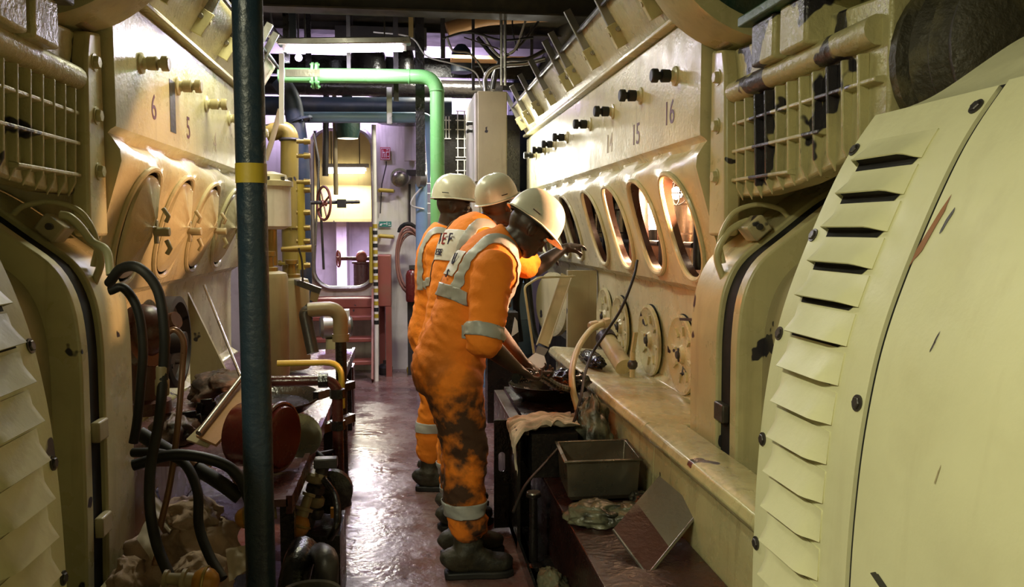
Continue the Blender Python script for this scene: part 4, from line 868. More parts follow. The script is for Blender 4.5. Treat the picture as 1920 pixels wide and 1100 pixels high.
for p, ax in ((V((e.x, 3.66, e.z-0.2)), (0, 0, 1)), (V((e.x-0.06, 3.66, e.z)), (1, 0, 0)), (V((e.x, 3.66, e.z-0.06)), (0, 0, 1))): MB().lathe([(0.034, -0.02), (0.034, 0.02)], p, ax, 8).build('coupling', 'oily', ps2)
a = at(520, 681, 4.2); e = at(640, 681, 4.2); tag(pipe('yellow_tube', [a, (e.x, 4.2, a.z), (e.x, 4.2, 0.6)], 0.016, 'yellow', 'thin yellow tube bending down beside the pipe stands', 'pipe', R=0.08), None)
for (y, Y, lb) in ((742, 4.1, 'upper'), (808, 3.9, 'lower')):
    a, b_ = at(592, y, Y), at(655, y-4, Y); tag(MB().bar(a, (b_.x, Y+0.25, b_.z), 0.035, 0.04).build('angle_bracket', 'oily'), '%s black angle bracket tying the pipe stands to the deck' % lb, 'bracket')
# raised deck on the left
dk = thing('raised_deck', (-0.8, 4.6, 0), 'maroon raised machinery deck along the left engine', 'platform')
MB().prism([(-1.23, 3.35), (-0.72, 3.30), (-0.52, 2.78), (-0.40, 2.78), (-0.40, 6.3), (-1.23, 6.3)], 0.575, 0.60, lambda u, v, d: (u, v, d)).build('deck_plate', 'purple', dk)
MB().box((-0.405, 2.78, 0.55), (-0.385, 6.3, 0.612)).build('deck_edge', 'dred', dk)
for y in (3.0, 4.6, 6.2): MB().box((-0.46, y, 0), (-0.41, y+0.05, 0.575)).build('deck_leg', 'oily', dk)
tag(bx('foundation_block', (-1.02, 1.9, 0), (-0.62, 3.26, 0.26), 'oily'), 'black oily foundation block under the rags on the left', 'foundation')
# ================================================================ CLUTTER ON THE LEFT
def ragmesh(c, size, seed, f=3.0, amp=0.45, n=40, flat=0.0):
    q = MB(); q.ball((0, 0, 0), 1.0, n); o = V((seed*3.1, seed*1.7, seed)); out = []
    for v in q.v:
        d = noise.noise(v*f*0.5+o)*0.6+(1-2*abs(noise.noise(v*f+o)))*0.5+(1-2*abs(noise.noise(v*f*2.1+o)))*0.22
        r = 1+amp*d; p = V((v.x*r*size[0], v.y*r*size[1], max(v.z*r, -0.55)*size[2])); p += V((noise.noise(v*2.2+o*2), noise.noise(v*2.2+o*3), 0))*0.35*min(size[0], size[1]); out.append(V(c)+p)
    q.v = out; return q
def rag(name, c, size, seed, mat, label, cat='rag', f=4.2, amp=0.26, group=None, lift=True):
    c = V(c)+V((0, 0, 0.002)); q = ragmesh(c, size, seed, f, amp, 56); zmin = min(v.z for v in q.v)
    if lift: q.v = [v-V((0, 0, zmin-c.z)) for v in q.v]
    return tag(q.build(name, mat, ang=3.0), label, cat, group)
# hoses near the left generator
def hose(name, pts, r, mat, label, Y=None, cat='hose', group=None):
    P = [at(p[0], p[1], p[2] if len(p) > 2 else Y) for p in pts]
    o = MB().tube(spline(P, 10), r, 14).build(name, mat); return tag(o, label, cat, group)
h1 = hose('black_hose', [(205, 530, 2.9), (228, 503, 2.8), (262, 503, 2.75), (296, 545, 2.75), (308, 620, 2.75), (306, 700, 2.75), (298, 790, 2.7), (283, 870, 2.65), (281, 950, 2.6), (294, 1020, 2.6), (318, 1080, 2.55)], 0.0165, 'rubber', 'thick black hose arching from behind the left generator with a brass collar')
c = at(304, 712, 2.75); MB().lathe([(0.020, -0.05), (0.022, -0.045), (0.022, 0.0), (0.019, 0.005), (0.019, 0.04), (0.017, 0.045)], c, (0.02, 0, 1), 14).build('hose_collar', 'tan', h1)
hose('black_hose', [(205, 545, 3.0), (232, 540, 3.0), (258, 580, 3.0), (268, 650, 3.0), (264, 720, 3.0), (257, 790, 3.0), (250, 830, 3.0)], 0.016, 'rubber', 'second black hose curving down close to the left generator flange')
h3 = hose('black_hose', [(250, 848, 2.9), (300, 850, 2.85), (345, 868, 2.8), (370, 920, 2.75), (373, 985, 2.7), (392, 1040, 2.65), (418, 1085, 2.6)], 0.016, 'rubber', 'black hose running right then dropping in front of the beige rag heap')
hose('black_hose', [(250, 872, 2.74), (330, 852, 2.74), (410, 866, 2.74), (450, 897, 2.74), (475, 960, 2.72)], 0.018, 'rubber', 'thick black hose curving toward the blue post above the rag heap')
h5 = hose('black_hose', [(262, 812, 3.1), (310, 842, 3.08), (360, 872, 3.05), (410, 903, 3.0), (450, 932, 3.0)], 0.026, 'rubber', 'thickest short black hose with a copper band, sloping down right')
a, b_ = at(357, 870, 3.05), at(368, 877, 3.04); MB().tube([a, b_], 0.029, 16).build('hose_band', 'copper', h5)
cd = hose('copper_tube', [(308, 628, 2.95), (328, 618, 2.95), (344, 640, 2.95), (342, 690, 2.95), (334, 790, 2.9), (320, 900, 2.85), (300, 990, 2.8), (290, 1060, 2.75)], 0.0105, 'copper', 'thin copper tube bent at the top, running down beside the black hose', cat='tube')
hose('conduit', [(113, 402, 2.92), (130, 406, 2.92), (150, 424, 2.93), (172, 452, 2.95), (200, 470, 2.93), (207, 515, 2.9)], 0.013, 'hosec', 'cream hose on top of the left coupling housing', cat='hose')
# red valve body, black pulley and brace on the left engine
rv = thing('globe_valve', at(275, 620, 3.55), 'red-brown round valve body under the left engine holes', 'valve'); c = at(272, 620, 3.55)
MB().ball(c, (0.10, 0.10, 0.11), 18).build('valve_bonnet', 'redbrown', rv); MB().lathe([(0.13, -0.02), (0.13, 0.02)], c+V((0, 0, -0.02)), (1, -0.4, 0.2), 24).build('valve_flange', 'redbrown', rv); MB().tube([c, c+V((0.14, -0.05, 0.05))], 0.035).build('valve_outlet', 'redbrown', rv)
MB().lathe([(0.10, 0), (0.10, 0.05), (0.06, 0.06), (0.06, 0.24)], c+V((-0.02, 0.05, -0.35)), n=20).build('valve_stand', 'redbrown', rv)
pu = thing('black_pulley', at(372, 640, 4.3), 'black round flywheel disc standing against the left engine', 'wheel'); c = at(368, 640, 4.3); c.x = -1.20
MB().lathe([(0.0, 0.0), (0.21, 0.0), (0.23, 0.01), (0.23, 0.07), (0.20, 0.075), (0.19, 0.03), (0.06, 0.03), (0.05, 0.10), (0, 0.10)], c, (1, 0, 0), 40).build('wheel_disc', 'rubber', pu)
for k in range(6): t = k*PI/3; p = c+V((0.03, math.cos(t)*0.13, math.sin(t)*0.13)); MB().tube([p, p+V((0.025, 0, 0))], 0.012, 6).build('wheel_bolt', 'iron', pu)
tag(MB().tube([at(383, 535, 4.6), at(452, 708, 4.0)], 0.008, 8).build('brace_rod', 'steel'), 'thin steel rod slanting down to the blue post', 'rod')
tag(MB().prism([(-1.235, 0.602), (-1.0, 0.602), (-1.235, 1.14)], 4.9, 4.93, lambda u, v, d: (u, d, v)).build('gusset_plate', 'beige'), 'beige triangular gusset plate on the left deck behind the black wheel', 'plate')
# things lying on the deck
Z0 = 0.602
def deckpt(px, py, z=Z0): return atZ(px, py, z)
rag('rag_heap', atZ(398, 748, Z0)+V((0.07, 0, 0)), (0.15, 0.17, 0.09), 1, 'ragdark', 'brown black dirty rags heaped on the deck below the black wheel')
rag('rag_heap', V((-0.985, 3.62, Z0)), (0.09, 0.12, 0.07), 2, 'ragdark', 'small dark rag beside the copper tube on the deck')
def frame_block(c, rz, s, label):
    t = thing('steel_bracket_block', c, label, 'block'); q = MB(); c = V(c)
    for a, b_ in (((-.5, 0, 0), (.5, 0, 0)), ((-.32, 0, .9), (.32, 0, .9)), ((-.5, 0, 0), (-.32, 0, .9)), ((.5, 0, 0), (.32, 0, .9))):
        R = Matrix.Rotation(rz, 3, 'Z'); q.bar(c+R@V(a)*s, c+R@V(b_)*s, s*0.35, s*0.16, (0, 1, 0))
    q.build('block_frame', 'gloss', t, bevel=0.004); MB().box(c+V((-s*.35, s*.1, 0)), c+V((s*.35, s*.2, s*.8))).build('block_web', 'oily', t); return t

frame_block(deckpt(388, 788)+V((0, 0, 0.012)), 0.3, 0.085, 'glossy black iron bracket block lying far on the deck')
frame_block(deckpt(355, 822)+V((0, 0, 0.012)), 0.5, 0.10, 'glossy black iron bracket block nearer the copper tube')
pl = MB(); a, b_, c, d = at(455, 710, 3.7), at(368, 818, 3.35), at(405, 835, 3.25), at(462, 775, 3.45); pl.quad(a, b_, c, d)
tag(pl.build('cover_plate', 'wood', solid=0.012), 'orange brown plate leaning against the blue post over the deck', 'plate')
pl = MB(); a, b_, c, d = at(432, 745, 3.6), at(350, 825, 3.4), at(388, 838, 3.3), at(446, 775, 3.45); pl.quad(a, b_, c, d)
tag(pl.build('cover_plate', 'beige', solid=0.01), 'beige dirty plate lying beside the iron blocks', 'plate')
tag(MB().tube([at(456, 703, 3.66), at(372, 812, 3.32)], 0.012, 10).build('steel_rod', 'steel'), 'worn steel rod lying along the leaning plate', 'rod')
rg = tag(MB().torus(at(448, 790, 3.3), (0.6, -0.8, 0.2), 0.04, 0.008, 28, 8).build('steel_ring', 'steel'), 'bright steel ring beside the red drum', 'ring')
# red drum, white dish, black pans
rd = thing('red_drum', (-0.62, 3.1, Z0), 'dark red drum lying on its side behind the blue post', 'drum'); c = at(512, 825, 3.1); ax = V((0.90, -0.42, 0.0)).normalized()
c.z = Z0+0.135
MB().lathe([(0.0, -0.14), (0.115, -0.14), (0.12, -0.12), (0.116, -0.06), (0.12, 0.0), (0.116, 0.02), (0.12, 0.03), (0.11, 0.05), (0.10, 0.052), (0.0, 0.045)], c, ax, 40).build('drum_shell', 'drumred', rd)
MB().torus(c+ax*0.03, ax, 0.122, 0.010, 40, 8).build('drum_rim', 'dred', rd)

ds = MB().lathe([(0.0, 0.0), (0.06, 0.0), (0.085, 0.012), (0.09, 0.02), (0.082, 0.018), (0.058, 0.008), (0.0, 0.008)], at(560, 818, 3.35), (0.35, -0.8, 0.45), 36)
tag(ds.build('round_dish', 'stain'), 'pale metal round dish leaning on the red drum', 'dish')
pn = MB().lathe([(0.0, 0.0), (0.20, 0.0), (0.24, 0.04), (0.25, 0.045), (0.25, 0.055), (0.235, 0.05), (0.195, 0.012), (0.0, 0.012)], (-0.68, 4.15, Z0+0.022), (0.0, -0.08, 1), 44)
tag(pn.build('oil_pan_tray', 'oily'), 'big black round drip pan on the deck below the yellow tube', 'pan')
tag(MB().bar((-0.95, 4.5, Z0+0.02), (-0.60, 4.62, Z0+0.02), 0.05, 0.04).build('black_bar', 'oily'), 'black steel bar lying on the deck behind the drip pan', 'bar')
# rag heap and waste below, at the foot of the blue post
rag('rag_heap', (-0.78, 2.97, 0.262), (0.17, 0.16, 0.15), 5, 'ragpink', 'big heap of beige waste rags at the left foot of the blue post')
rag('rag_heap', (-0.70, 2.78, 0.262), (0.09, 0.08, 0.10), 8, 'ragpink', 'beige rag lump at the right front of the rag heap')
rag('rag_heap', (-0.76, 2.97, 0.44), (0.09, 0.09, 0.07), 18, 'ragpink', 'twisted beige rag on top of the big rag heap')
rag('rag_heap', (-0.93, 2.84, 0.262), (0.06, 0.08, 0.08), 9, 'ragpink', 'beige cloth lump on the left of the rag heap')
def paper(pts, label, mat='paper'):
    P = [at(*p) for p in pts]; q = MB()
    def fn(u, v):
        a = P[0]*(1-u)+P[1]*u; b_ = P[3]*(1-u)+P[2]*u; p = a*(1-v)+b_*v
        return p+V((0, -0.012, 0.01))*noise.noise(V((u*3, v*3, P[0].x*9)))
    q.grid(fn, 10, 10); return tag(q.build('paper_sheet', mat, solid=0.002), label, 'paper')
paper([(424, 1030, 2.5), (468, 1020, 2.45), (462, 1070, 2.4), (430, 1090, 2.42)], 'pale crumpled paper at the front of the rag heap')
paper([(256, 1010, 2.75), (282, 960, 2.85), (305, 1000, 2.75), (285, 1050, 2.7)], 'pale paper scrap between the left flange and the black hose')
paper([(275, 945, 2.95), (292, 925, 3.0), (330, 980, 2.9), (318, 1000, 2.85)], 'beige card lying behind the copper tube')
def ballvalve(c, r, mat, label, tilt=(0.3, -0.5, 0.8)):
    t = thing('ball_valve', c, label, 'valve'); c = V(c); ax = V(tilt).normalized()
    MB().ball(c, r, 16).build('valve_ball', mat, t); MB().torus(c, ax, r*1.0, r*0.12, 24, 8).build('valve_seam', 'brass', t)
    MB().lathe([(r*0.55, r*0.7), (r*0.55, r*1.3), (r*0.8, r*1.35), (r*0.8, r*1.6), (r*0.45, r*1.65), (r*0.4, r*2.6), (r*0.6, r*2.65), (r*0.6, r*2.9)], c, ax, 14).build('valve_neck', 'tan', t); return t
ballvalve(at(560, 985, 3.15), 0.043, 'orangev', 'yellow-orange round valve under the deck right of the blue post', (0.3, 0.3, 0.9))
ballvalve(at(460, 970, 2.9), 0.036, 'orangev', 'orange valve half hidden behind the blue post', (1, 0.1, 0.1))
ballvalve(at(385, 1090, 2.5), 0.042, 'orangev', 'orange fitting at the bottom edge in front of the rag heap', (-1, 0.1, 0.1))
gp_ = thing('gear_pump', (-0.47, 3.3, 0), 'greasy small pump with copper-brown flanges under the deck edge', 'pump'); c = at(592, 925, 3.3)
for k, (dz, r, mt) in enumerate(((0.07, 0.045, 'tan'), (0.02, 0.038, 'iron'), (-0.03, 0.034, 'tan'), (-0.08, 0.03, 'iron'))):
    MB().lathe([(r*0.8, -0.02), (r, -0.012), (r, 0.012), (r*0.8, 0.02)], c+V((0.0, 0, dz)), (0.25, 0, 1), 20).build('pump_flange', mt, gp_)
MB().tube([c+V((-0.035, 0, -0.13)), c+V((0.03, 0, 0.11))], 0.026, 14).build('pump_barrel', 'iron', gp_)
MB().lathe([(0.06, -0.03), (0.09, -0.02), (0.09, 0.02), (0.06, 0.03)], c+V((0.05, 0.09, -0.02)), (0, 1, 0), 28).build('pump_casing', 'oily', gp_)
MB().box(c+V((0.0, -0.06, 0.115)), c+V((0.09, -0.01, 0.155))).build('terminal_box', 'iron', gp_, bevel=0.005); MB().box(c+V((0.06, -0.04, -0.09)), c+V((0.09, -0.02, -0.05))).build('pump_tag', 'orangev', gp_)
MB().box((c.x-0.10, 3.2, 0), (c.x+0.1, 3.5, c.z-0.14)).build('pump_foot', 'oily', gp_)
for pts, r, mt, lb in (([(548, 1110, 2.65), (558, 1060, 2.7), (570, 1030, 2.8)], 0.05, 'oily', 'thick black pipe stub beside the foot of the blue post'), ([(612, 1100, 2.6), (612, 1050, 2.62), (600, 1038, 2.75)], 0.038, 'iron', 'grey iron pipe stub at the aisle edge'), ([(540, 905, 3.4), (548, 950, 3.4), (560, 960, 3.3)], 0.01, 'rubber', 'thin black hose under the deck edge'), ([(575, 840, 3.6), (605, 860, 3.55), (612, 900, 3.5), (605, 940, 3.5)], 0.014, 'rubber', 'black hose looping under the upper bracket'), ([(600, 890, 3.3), (628, 930, 3.2), (632, 980, 3.1), (618, 1010, 3.1)], 0.014, 'oily', 'oily black hose around the small pump')):
    hose('pipe_stub' if r > 0.03 else 'thin_hose', pts, r, mt, lb, cat='pipe' if r > 0.03 else 'hose')
tag(MB().tube([at(545, 860, 3.45), at(640, 842, 3.7)], 0.008, 8).build('pump_rod', 'iron'), 'thin dark rod crossing from the drum to the standpipe', 'rod')
bk = MB().lathe([(0.07, 0), (0.085, 0.16), (0.09, 0.165), (0.083, 0.16), (0.066, 0.01), (0, 0.01)], (at(585, 1090, 2.45).x, 2.40, at(585, 1096, 2.45).z-0.165), n=32)
tag(bk.build('metal_bucket', 'iron'), 'metal can rim at the bottom edge right of the blue post', 'can')
tag(bx('pump_skid', (-0.60, 2.52, 0), (-0.34, 2.98, 0.10), 'oily'), 'black pump skid along the left edge of the aisle', 'skid')
# ================================================================ RIGHT SIDE WORK AREA
fd = thing('engine_foundation', (0.82, 3.5, 0), 'dark red oily foundation beam along the foot of the right engine', 'foundation')
MB().box((0.64, 1.75, 0), (1.015, 5.4, 0.34)).build('beam_web', 'foundred', fd); MB().box((0.62, 1.75, 0.34), (1.015, 5.4, 0.36)).build('beam_flange', 'foundred', fd, bevel=0.004)
tag(MB().prism([(0.50, 0.0), (0.56, 0.0), (0.56, 0.012), (0.512, 0.012), (0.512, 0.07), (0.50, 0.07)], 1.75, 4.6, lambda u, v, d: (u, d, v)).build('angle_bar', 'gloss'), 'black angle bar along the floor at the boots of the front worker', 'bar')
tag(bx('drip_gutter', (0.52, 2.0, 0.0), (0.64, 4.6, 0.012), 'oily'), 'black oily gutter between the angle bar and the red beam', 'gutter')
rag('oily_rag', (0.575, 3.2, 0.012), (0.055, 0.10, 0.07), 31, 'ragoil', 'oily rag in the gutter between the boots and the red beam')
bn = thing('work_bench', (0.58, 4.1, 0), 'black steel bench frame with a slotted end plate beside the front worker', 'bench')
q = MB(); 
MB().prism([(0.50, 4.7), (0.50, 3.74), (0.555, 3.70), (0.555, 4.7)], 0.555, 0.575, lambda u, v, d: (u, v, d)).build('bench_top', 'benchbr', bn, bevel=0.003)

# end plate with a slot (built as a frame around the opening)
def slot_plate(x0, x1, z0, z1, y, sx0, sx1, sz0, sz1, name, mat, parent):
    q = MB(); hole = []; r = (sx1-sx0)/2; cx = (sx0+sx1)/2
    hole += [(cx+r*math.cos(t), sz1-r+r*math.sin(t)) for t in [PI*k/8 for k in range(9)]]; hole += [(cx+r*math.cos(t), sz0+r+r*math.sin(t)) for t in [PI+PI*k/8 for k in range(9)]]
    out = [];
    for x, z in hole:
        mx, mz = (sx0+sx1)/2, (sz0+sz1)/2; dx, dz = x-mx, z-mz; ks = []
        if abs(dx) > 1e-6: ks.append(((x1 if dx > 0 else x0)-mx)/dx)
        if abs(dz) > 1e-6: ks.append(((z1 if dz > 0 else z0)-mz)/dz)
        k = min(ks); out.append((mx+dx*k, mz+dz*k))
    for X_, Z_ in ((x0, z0), (x0, z1), (x1, z0), (x1, z1)):
        i = min(range(len(out)), key=lambda i: (out[i][0]-X_)**2+(out[i][1]-Z_)**2); out[i] = (X_, Z_)
    n = len(hole); vs = [(x, yy, z) for yy in (y, y+0.012) for ring in (hole, out) for x, z in ring]; fs = []
    for i in range(n):
        j = (i+1) % n; fs += [(i, j, n+j, n+i), (2*n+i, 3*n+i, 3*n+j, 2*n+j), (i, 2*n+i, 2*n+j, j), (n+i, n+j, 3*n+j, 3*n+i)]
    return q.add(vs, fs).build(name, mat, parent)
slot_plate(0.425, 0.50, 0.015, 0.56, 4.0, 0.447, 0.48, 0.30, 0.40, 'bench_end_plate', 'oily', bn)
MB().box((0.50, 3.7, 0.02), (0.515, 4.7, 0.555)).build('bench_side_plate', 'oily', bn)
MB().box((0.515, 4.0, 0.015), (0.61, 4.02, 0.555)).build('bench_leg', 'oily', bn)
jk = thing('screw_jack', (0.545, 3.5, 0), 'small black screw jack with a round head standing in the gutter', 'jack')
MB().lathe([(0.045, 0.012), (0.045, 0.03), (0.02, 0.04), (0.018, 0.33), (0.032, 0.335), (0.032, 0.35)], (0.545, 3.5, 0), n=20).build('jack_screw', 'oily', jk); MB().lathe([(0.032, 0), (0.03, 0.006)], (0.545, 3.5, 0.35), n=20).build('jack_head', 'steel', jk)
# black pan with sheeting, tools and the hose being held
bpn = MB().lathe([(0.0, 0.0), (0.14, 0.0), (0.19, 0.05), (0.205, 0.085), (0.21, 0.085), (0.20, 0.06), (0.145, 0.012), (0.0, 0.012)], (0.76, 4.42, 0.576), n=40)
tag(bpn.build('black_drip_pan', 'gloss'), 'black drip pan under the hands of the front worker', 'pan')
tag(bx('pan_support', (0.57, 4.02, 0.362), (0.96, 4.8, 0.574), 'oily'), 'black oily box carrying the drip pan', 'box')
rag('plastic_sheet', (0.84, 4.20, 0.665), (0.085, 0.10, 0.06), 12, 'gloss', 'crumpled black plastic sheet lying over the drip pan', 'sheet', f=2.2, amp=0.4)
rag('oily_rag', (0.88, 3.85, 0.362), (0.085, 0.10, 0.19), 14, 'ragoil', 'oil soaked dark rag bundle behind the metal tray', amp=0.35)
# pale rag draped over the bench corner
P0 = [atZ(975, 800, 0.59), atZ(1085, 790, 0.62)]
def drape():
    q = MB()
    def fn(u, v):
        f = 0.5*noise.noise(V((u*2.2, v*7, 3)))+0.35*noise.noise(V((u*5, v*16, 8)))+0.25*math.sin(v*26+u*5+4*noise.noise(V((u*2, v*2, 5))))
        if u < 0.62: x = 0.80-0.27*u/0.62; z = 0.580; k = 0
        else: k = (u-0.62)/0.38; x = 0.53-0.045*min(1, k*3); z = 0.580-(0.05+0.14*v*v)*k
        y = 3.97-0.24*v-0.10*v*u+0.02*noise.noise(V((u*4, v*3, 1)))-0.03*k
        return V((x-0.012*f*min(1, k*2), y, z+0.045*abs(f)+0.04*math.exp(-((u-0.35)/0.2)**2)*abs(noise.noise(V((u*6, v*6, 2))))))
    q.grid(fn, 60, 56); return q.build('draped_rag', 'rag', solid=0.004, ang=3)
tag(drape(), 'pale crumpled rag hanging over the bench corner left of the tray', 'rag')
tag(bx('step_block', (0.565, 3.68, 0.362), (0.78, 3.98, 0.565), 'oily'), 'black block under the pale rag', 'block')
# stainless tray
ty = thing('steel_tray', (0.81, 3.42, 0.36), 'deep rectangular stainless steel tray on the red beam', 'tray')
tp = [(0.645, 3.28), (0.965, 3.28), (0.985, 3.60), (0.665, 3.60)]; z1 = 0.55; z0 = 0.375
def inset(P, k): cx = sum(p[0] for p in P)/4; cy = sum(p[1] for p in P)/4; return [(cx+(x-cx)*k, cy+(y-cy)*k) for x, y in P]
q = MB(); rings = [(inset(tp, 0.82), z0), (inset(tp, 0.92), z0+0.02), (inset(tp, 0.97), z1-0.004), (inset(tp, 0.955), z1-0.004), (inset(tp, 0.90), z0+0.025), (inset(tp, 0.80), z0+0.006)]
vs = [(x, y, z) for P, z in rings for x, y in P]; fs = [(3, 2, 1, 0), (20, 21, 22, 23)]
for i in range(5):
    for k in range(4): fs.append((i*4+k, i*4+(k+1) % 4, (i+1)*4+(k+1) % 4, (i+1)*4+k))
q.add(vs, fs).build('tray_body', 'stain', ty, bevel=0.01)
q = MB(); a, b_ = inset(tp, 1.05), inset(tp, 0.95)
vs = [(x, y, z) for z in (z1-0.006, z1) for P in (a, b_) for x, y in P]; fs = []
for k in range(4): j = (k+1) % 4; fs += [(8+k, 8+j, 12+j, 12+k), (k, 4+k, 4+j, j), (k, j, 8+j, 8+k), (4+k, 12+k, 12+j, 4+j)]
q.add(vs, fs).build('tray_rim', 'stain', ty, bevel=0.002)
MB().prism(inset(tp, 0.88), z0+0.03, z0+0.06, lambda u, v, d: (u, v, d)).build('tray_oil', 'gloss', ty)
rag('oily_rag', (0.73, 3.10, 0.36), (0.11, 0.09, 0.045), 21, 'ragoil', 'flat green-black oily rag in front of the steel tray', f=3.5)
rag('oily_rag', (0.86, 3.08, 0.36), (0.09, 0.08, 0.04), 22, 'ragoil', 'oily rag lump between the flat rag and the leaning plate', f=3.5)
rag('wet_sludge', (1.00-0.06, 3.16, 0.36), (0.05, 0.09, 0.05), 23, 'gloss', 'shiny black oily sludge lump at the right of the tray', 'sludge', f=4)
# leaning bent plate, half red half bare
lpz = thing('bent_plate', (0.86, 2.8, 0.36), 'bent metal guard plate leaning on the right, half dark red half bare', 'plate')
A, B_, D_, C_ = at(1150, 1001, 2.83)+V((0, 0, 0.016)), at(1214, 1088, 2.60)+V((0, 0, 0.016)), at(1236, 893, 3.08), at(1312, 958, 2.85)
m0 = A+(D_-A)*0.48; m1 = B_+(C_-B_)*0.40
MB().quad(A, B_, m1, m0).build('plate_red_half', 'platered', lpz, solid=0.008); MB().quad(m0, m1, C_, D_).build('plate_bare_half', 'bare', lpz, solid=0.008)

MB().tube([A, B_], 0.006, 8).build('plate_edge', 'steel', lpz); MB().tube([B_, C_], 0.006, 8).build('plate_edge', 'steel', lpz)
# ledge fittings: cream hose, black cable, sludge, cylinder stub
ch = hose('cream_hose', [(1128, 606, 4.55), (1108, 618, 4.5), (1085, 650, 4.35), (1073, 690, 4.15), (1074, 730, 4.0), (1083, 765, 3.95), (1089, 795, 3.9)], 0.0165, 'hosec', 'cream rubber hose curving down from the engine ledge to the rags')
c = at(1125, 608, 4.56); MB().lathe([(0.024, -0.07), (0.03, -0.06), (0.03, -0.02), (0.022, -0.015), (0.022, 0.02), (0.03, 0.025), (0.03, 0.06)], c, (0.9, 0.3, 0.15), 8).build('hose_coupling', 'beige', ch)
hose('black_cable', [(1195, 488, 4.42), (1188, 520, 4.36), (1165, 578, 4.3), (1135, 625, 4.25), (1112, 660, 4.2), (1097, 700, 4.05), (1090, 740, 3.9), (1078, 785, 3.8), (1062, 822, 3.75)], 0.0075, 'rubber', 'black cable hanging out of the third oval hole down to the rags', cat='cable')
hose('black_cable', [(1058, 826, 3.72), (1020, 870, 3.5), (985, 910, 3.35), (962, 960, 3.25)], 0.0065, 'rubber', 'thin black cable trailing from the tray down to the gutter', cat='cable')
rag('wet_sludge', atZ(1110, 682, 0.70), (0.05, 0.20, 0.045), 41, 'gloss', 'glossy black oily waste on the engine ledge', 'sludge', f=5)
cs = thing('drain_cylinder', at(1150, 680, 4.75), 'cream slanted drain cylinder with a dark collar on the ledge', 'cylinder'); a, b_ = at(1170, 688, 4.5), at(1140, 640, 4.72)
MB().tube([a, b_], 0.052, 20).build('cylinder_body', 'engine_low', cs); MB().tube([b_, b_+(b_-a).normalized()*0.05], 0.06, 20).build('cylinder_collar', 'iron', cs)
vt = thing('ledge_valve', at(1185, 690, 4.35), 'small cream valve with a bent handle on the ledge, left of the ribbed discs', 'valve'); c = at(1186, 690, 4.35)
MB().tube([c+V((0, 0, -0.05)), c+V((0, 0, 0.09))], 0.016, 10).build('valve_stem', 'engine_low', vt); MB().bar(c+V((0, 0, 0.09)), c+V((0.01, -0.02, 0.2)), 0.026, 0.012).build('valve_handle', 'engine_low', vt); MB().ball(c+V((0, 0, 0.02)), 0.03, 10).build('valve_body', 'iron', vt)
tag(MB().bar(at(1278, 598, 3.5), at(1312, 600, 3.25), 0.02, 0.012).build('steel_strip', 'iron'), 'dark flat strip sticking out above the near ribbed disc', 'bar')
# end of ledge: white scoop plate, rod frame, channel arm
sc = thing('scoop_plate', at(1012, 672, 5.5), 'small white bent plate at the far end of the ledge', 'plate')
MB().add([at(985, 676, 5.4), at(1005, 700, 5.4), at(1024, 683, 5.45), at(1020, 668, 5.5), at(1003, 662, 5.5)], [(0, 1, 2, 3, 4)]).build('plate_face', 'signw', sc, solid=0.012)
MB().quad(at(1003, 662, 5.5), at(1020, 668, 5.5), at(1028, 655, 5.55), at(1008, 648, 5.55)).build('plate_fold', 'steel', sc, solid=0.01)
tag(MB().tube(fillet([at(1001, 662, 5.38), at(983, 537, 5.38), at(1010, 520, 5.45), at(1078, 518, 5.7)], 0.03), 0.008, 8).build('rod_frame', 'hosec'), 'thin bent rod frame standing beside the far end of the ledge', 'rod')
ca = MB(); a, b_ = at(1018, 646, 5.6), at(1062, 516, 5.86); ca.bar(a, b_, 0.085, 0.006, (0, 1, 0)); ca.bar(a+V((-0.042, 0, 0.0)), b_+V((-0.042, 0, 0)), 0.006, 0.03, (0, 1, 0)); ca.bar(a+V((0.042, 0, 0.0)), b_+V((0.042, 0, 0)), 0.006, 0.03, (0, 1, 0))
tag(ca.build('channel_arm', 'beige'), 'beige channel arm leaning up at the far end of the ledge', 'bar')
tag(bx('end_panel', (at(1062, 600, 6.0).x, 5.95, 0.6), (1.395, 6.0, 1.2), 'beige'), 'beige plate closing the far end of the ledge', 'panel')
cw = thing('flywheel', at(1040, 560, 6.6), 'cream round wheel edge behind the leaning channel arm', 'wheel'); c = at(1045, 570, 6.6)
MB().lathe([(0.0, 0.0), (0.24, 0.0), (0.26, 0.02), (0.26, 0.06), (0.23, 0.07), (0.0, 0.05)], c, (-0.9, -0.3, 0), 40).build('wheel_disc', 'cream', cw); MB().torus(c+V((-0.05, -0.02, 0)), (-0.9, -0.3, 0), 0.21, 0.012, 40, 8).build('wheel_ring', 'beige', cw)
bd = thing('blue_drum', (0.94, 7.95, 0), 'blue drum at the far end behind the rod frame', 'drum'); c = wl(bd)
MB().lathe([(0.28, 0), (0.29, 0.02), (0.28, 0.3), (0.29, 0.31), (0.28, 0.33), (0.28, 0.64), (0.29, 0.65), (0.28, 0.67), (0.28, 0.98), (0.29, 1.0), (0.27, 1.0), (0.27, 0.98), (0, 0.98)], c, n=36).build('drum_shell', 'lblue', bd)
hose('black_hose', [(975, 640, 7.0), (968, 560, 7.0), (985, 510, 7.0), (1000, 620, 6.8), (1020, 660, 6.6)], 0.03, 'rubber', 'black hose loop in front of the blue drum')
tag(bx('dark_cabinet', (0.62, 6.3, 0), (0.86, 6.5, 0.86), 'oily'), 'dark box on the floor behind the front worker', 'box')
q = MB(); q.add([at(965, 594, 6.296), at(958, 632, 6.296), at(972, 622, 6.296), at(970, 602, 6.296)], [(0, 1, 2, 3)]); tag(q.build('torn_paper', 'signw', solid=0.004), 'white torn paper scrap seen past the chest of the front worker', 'paper')
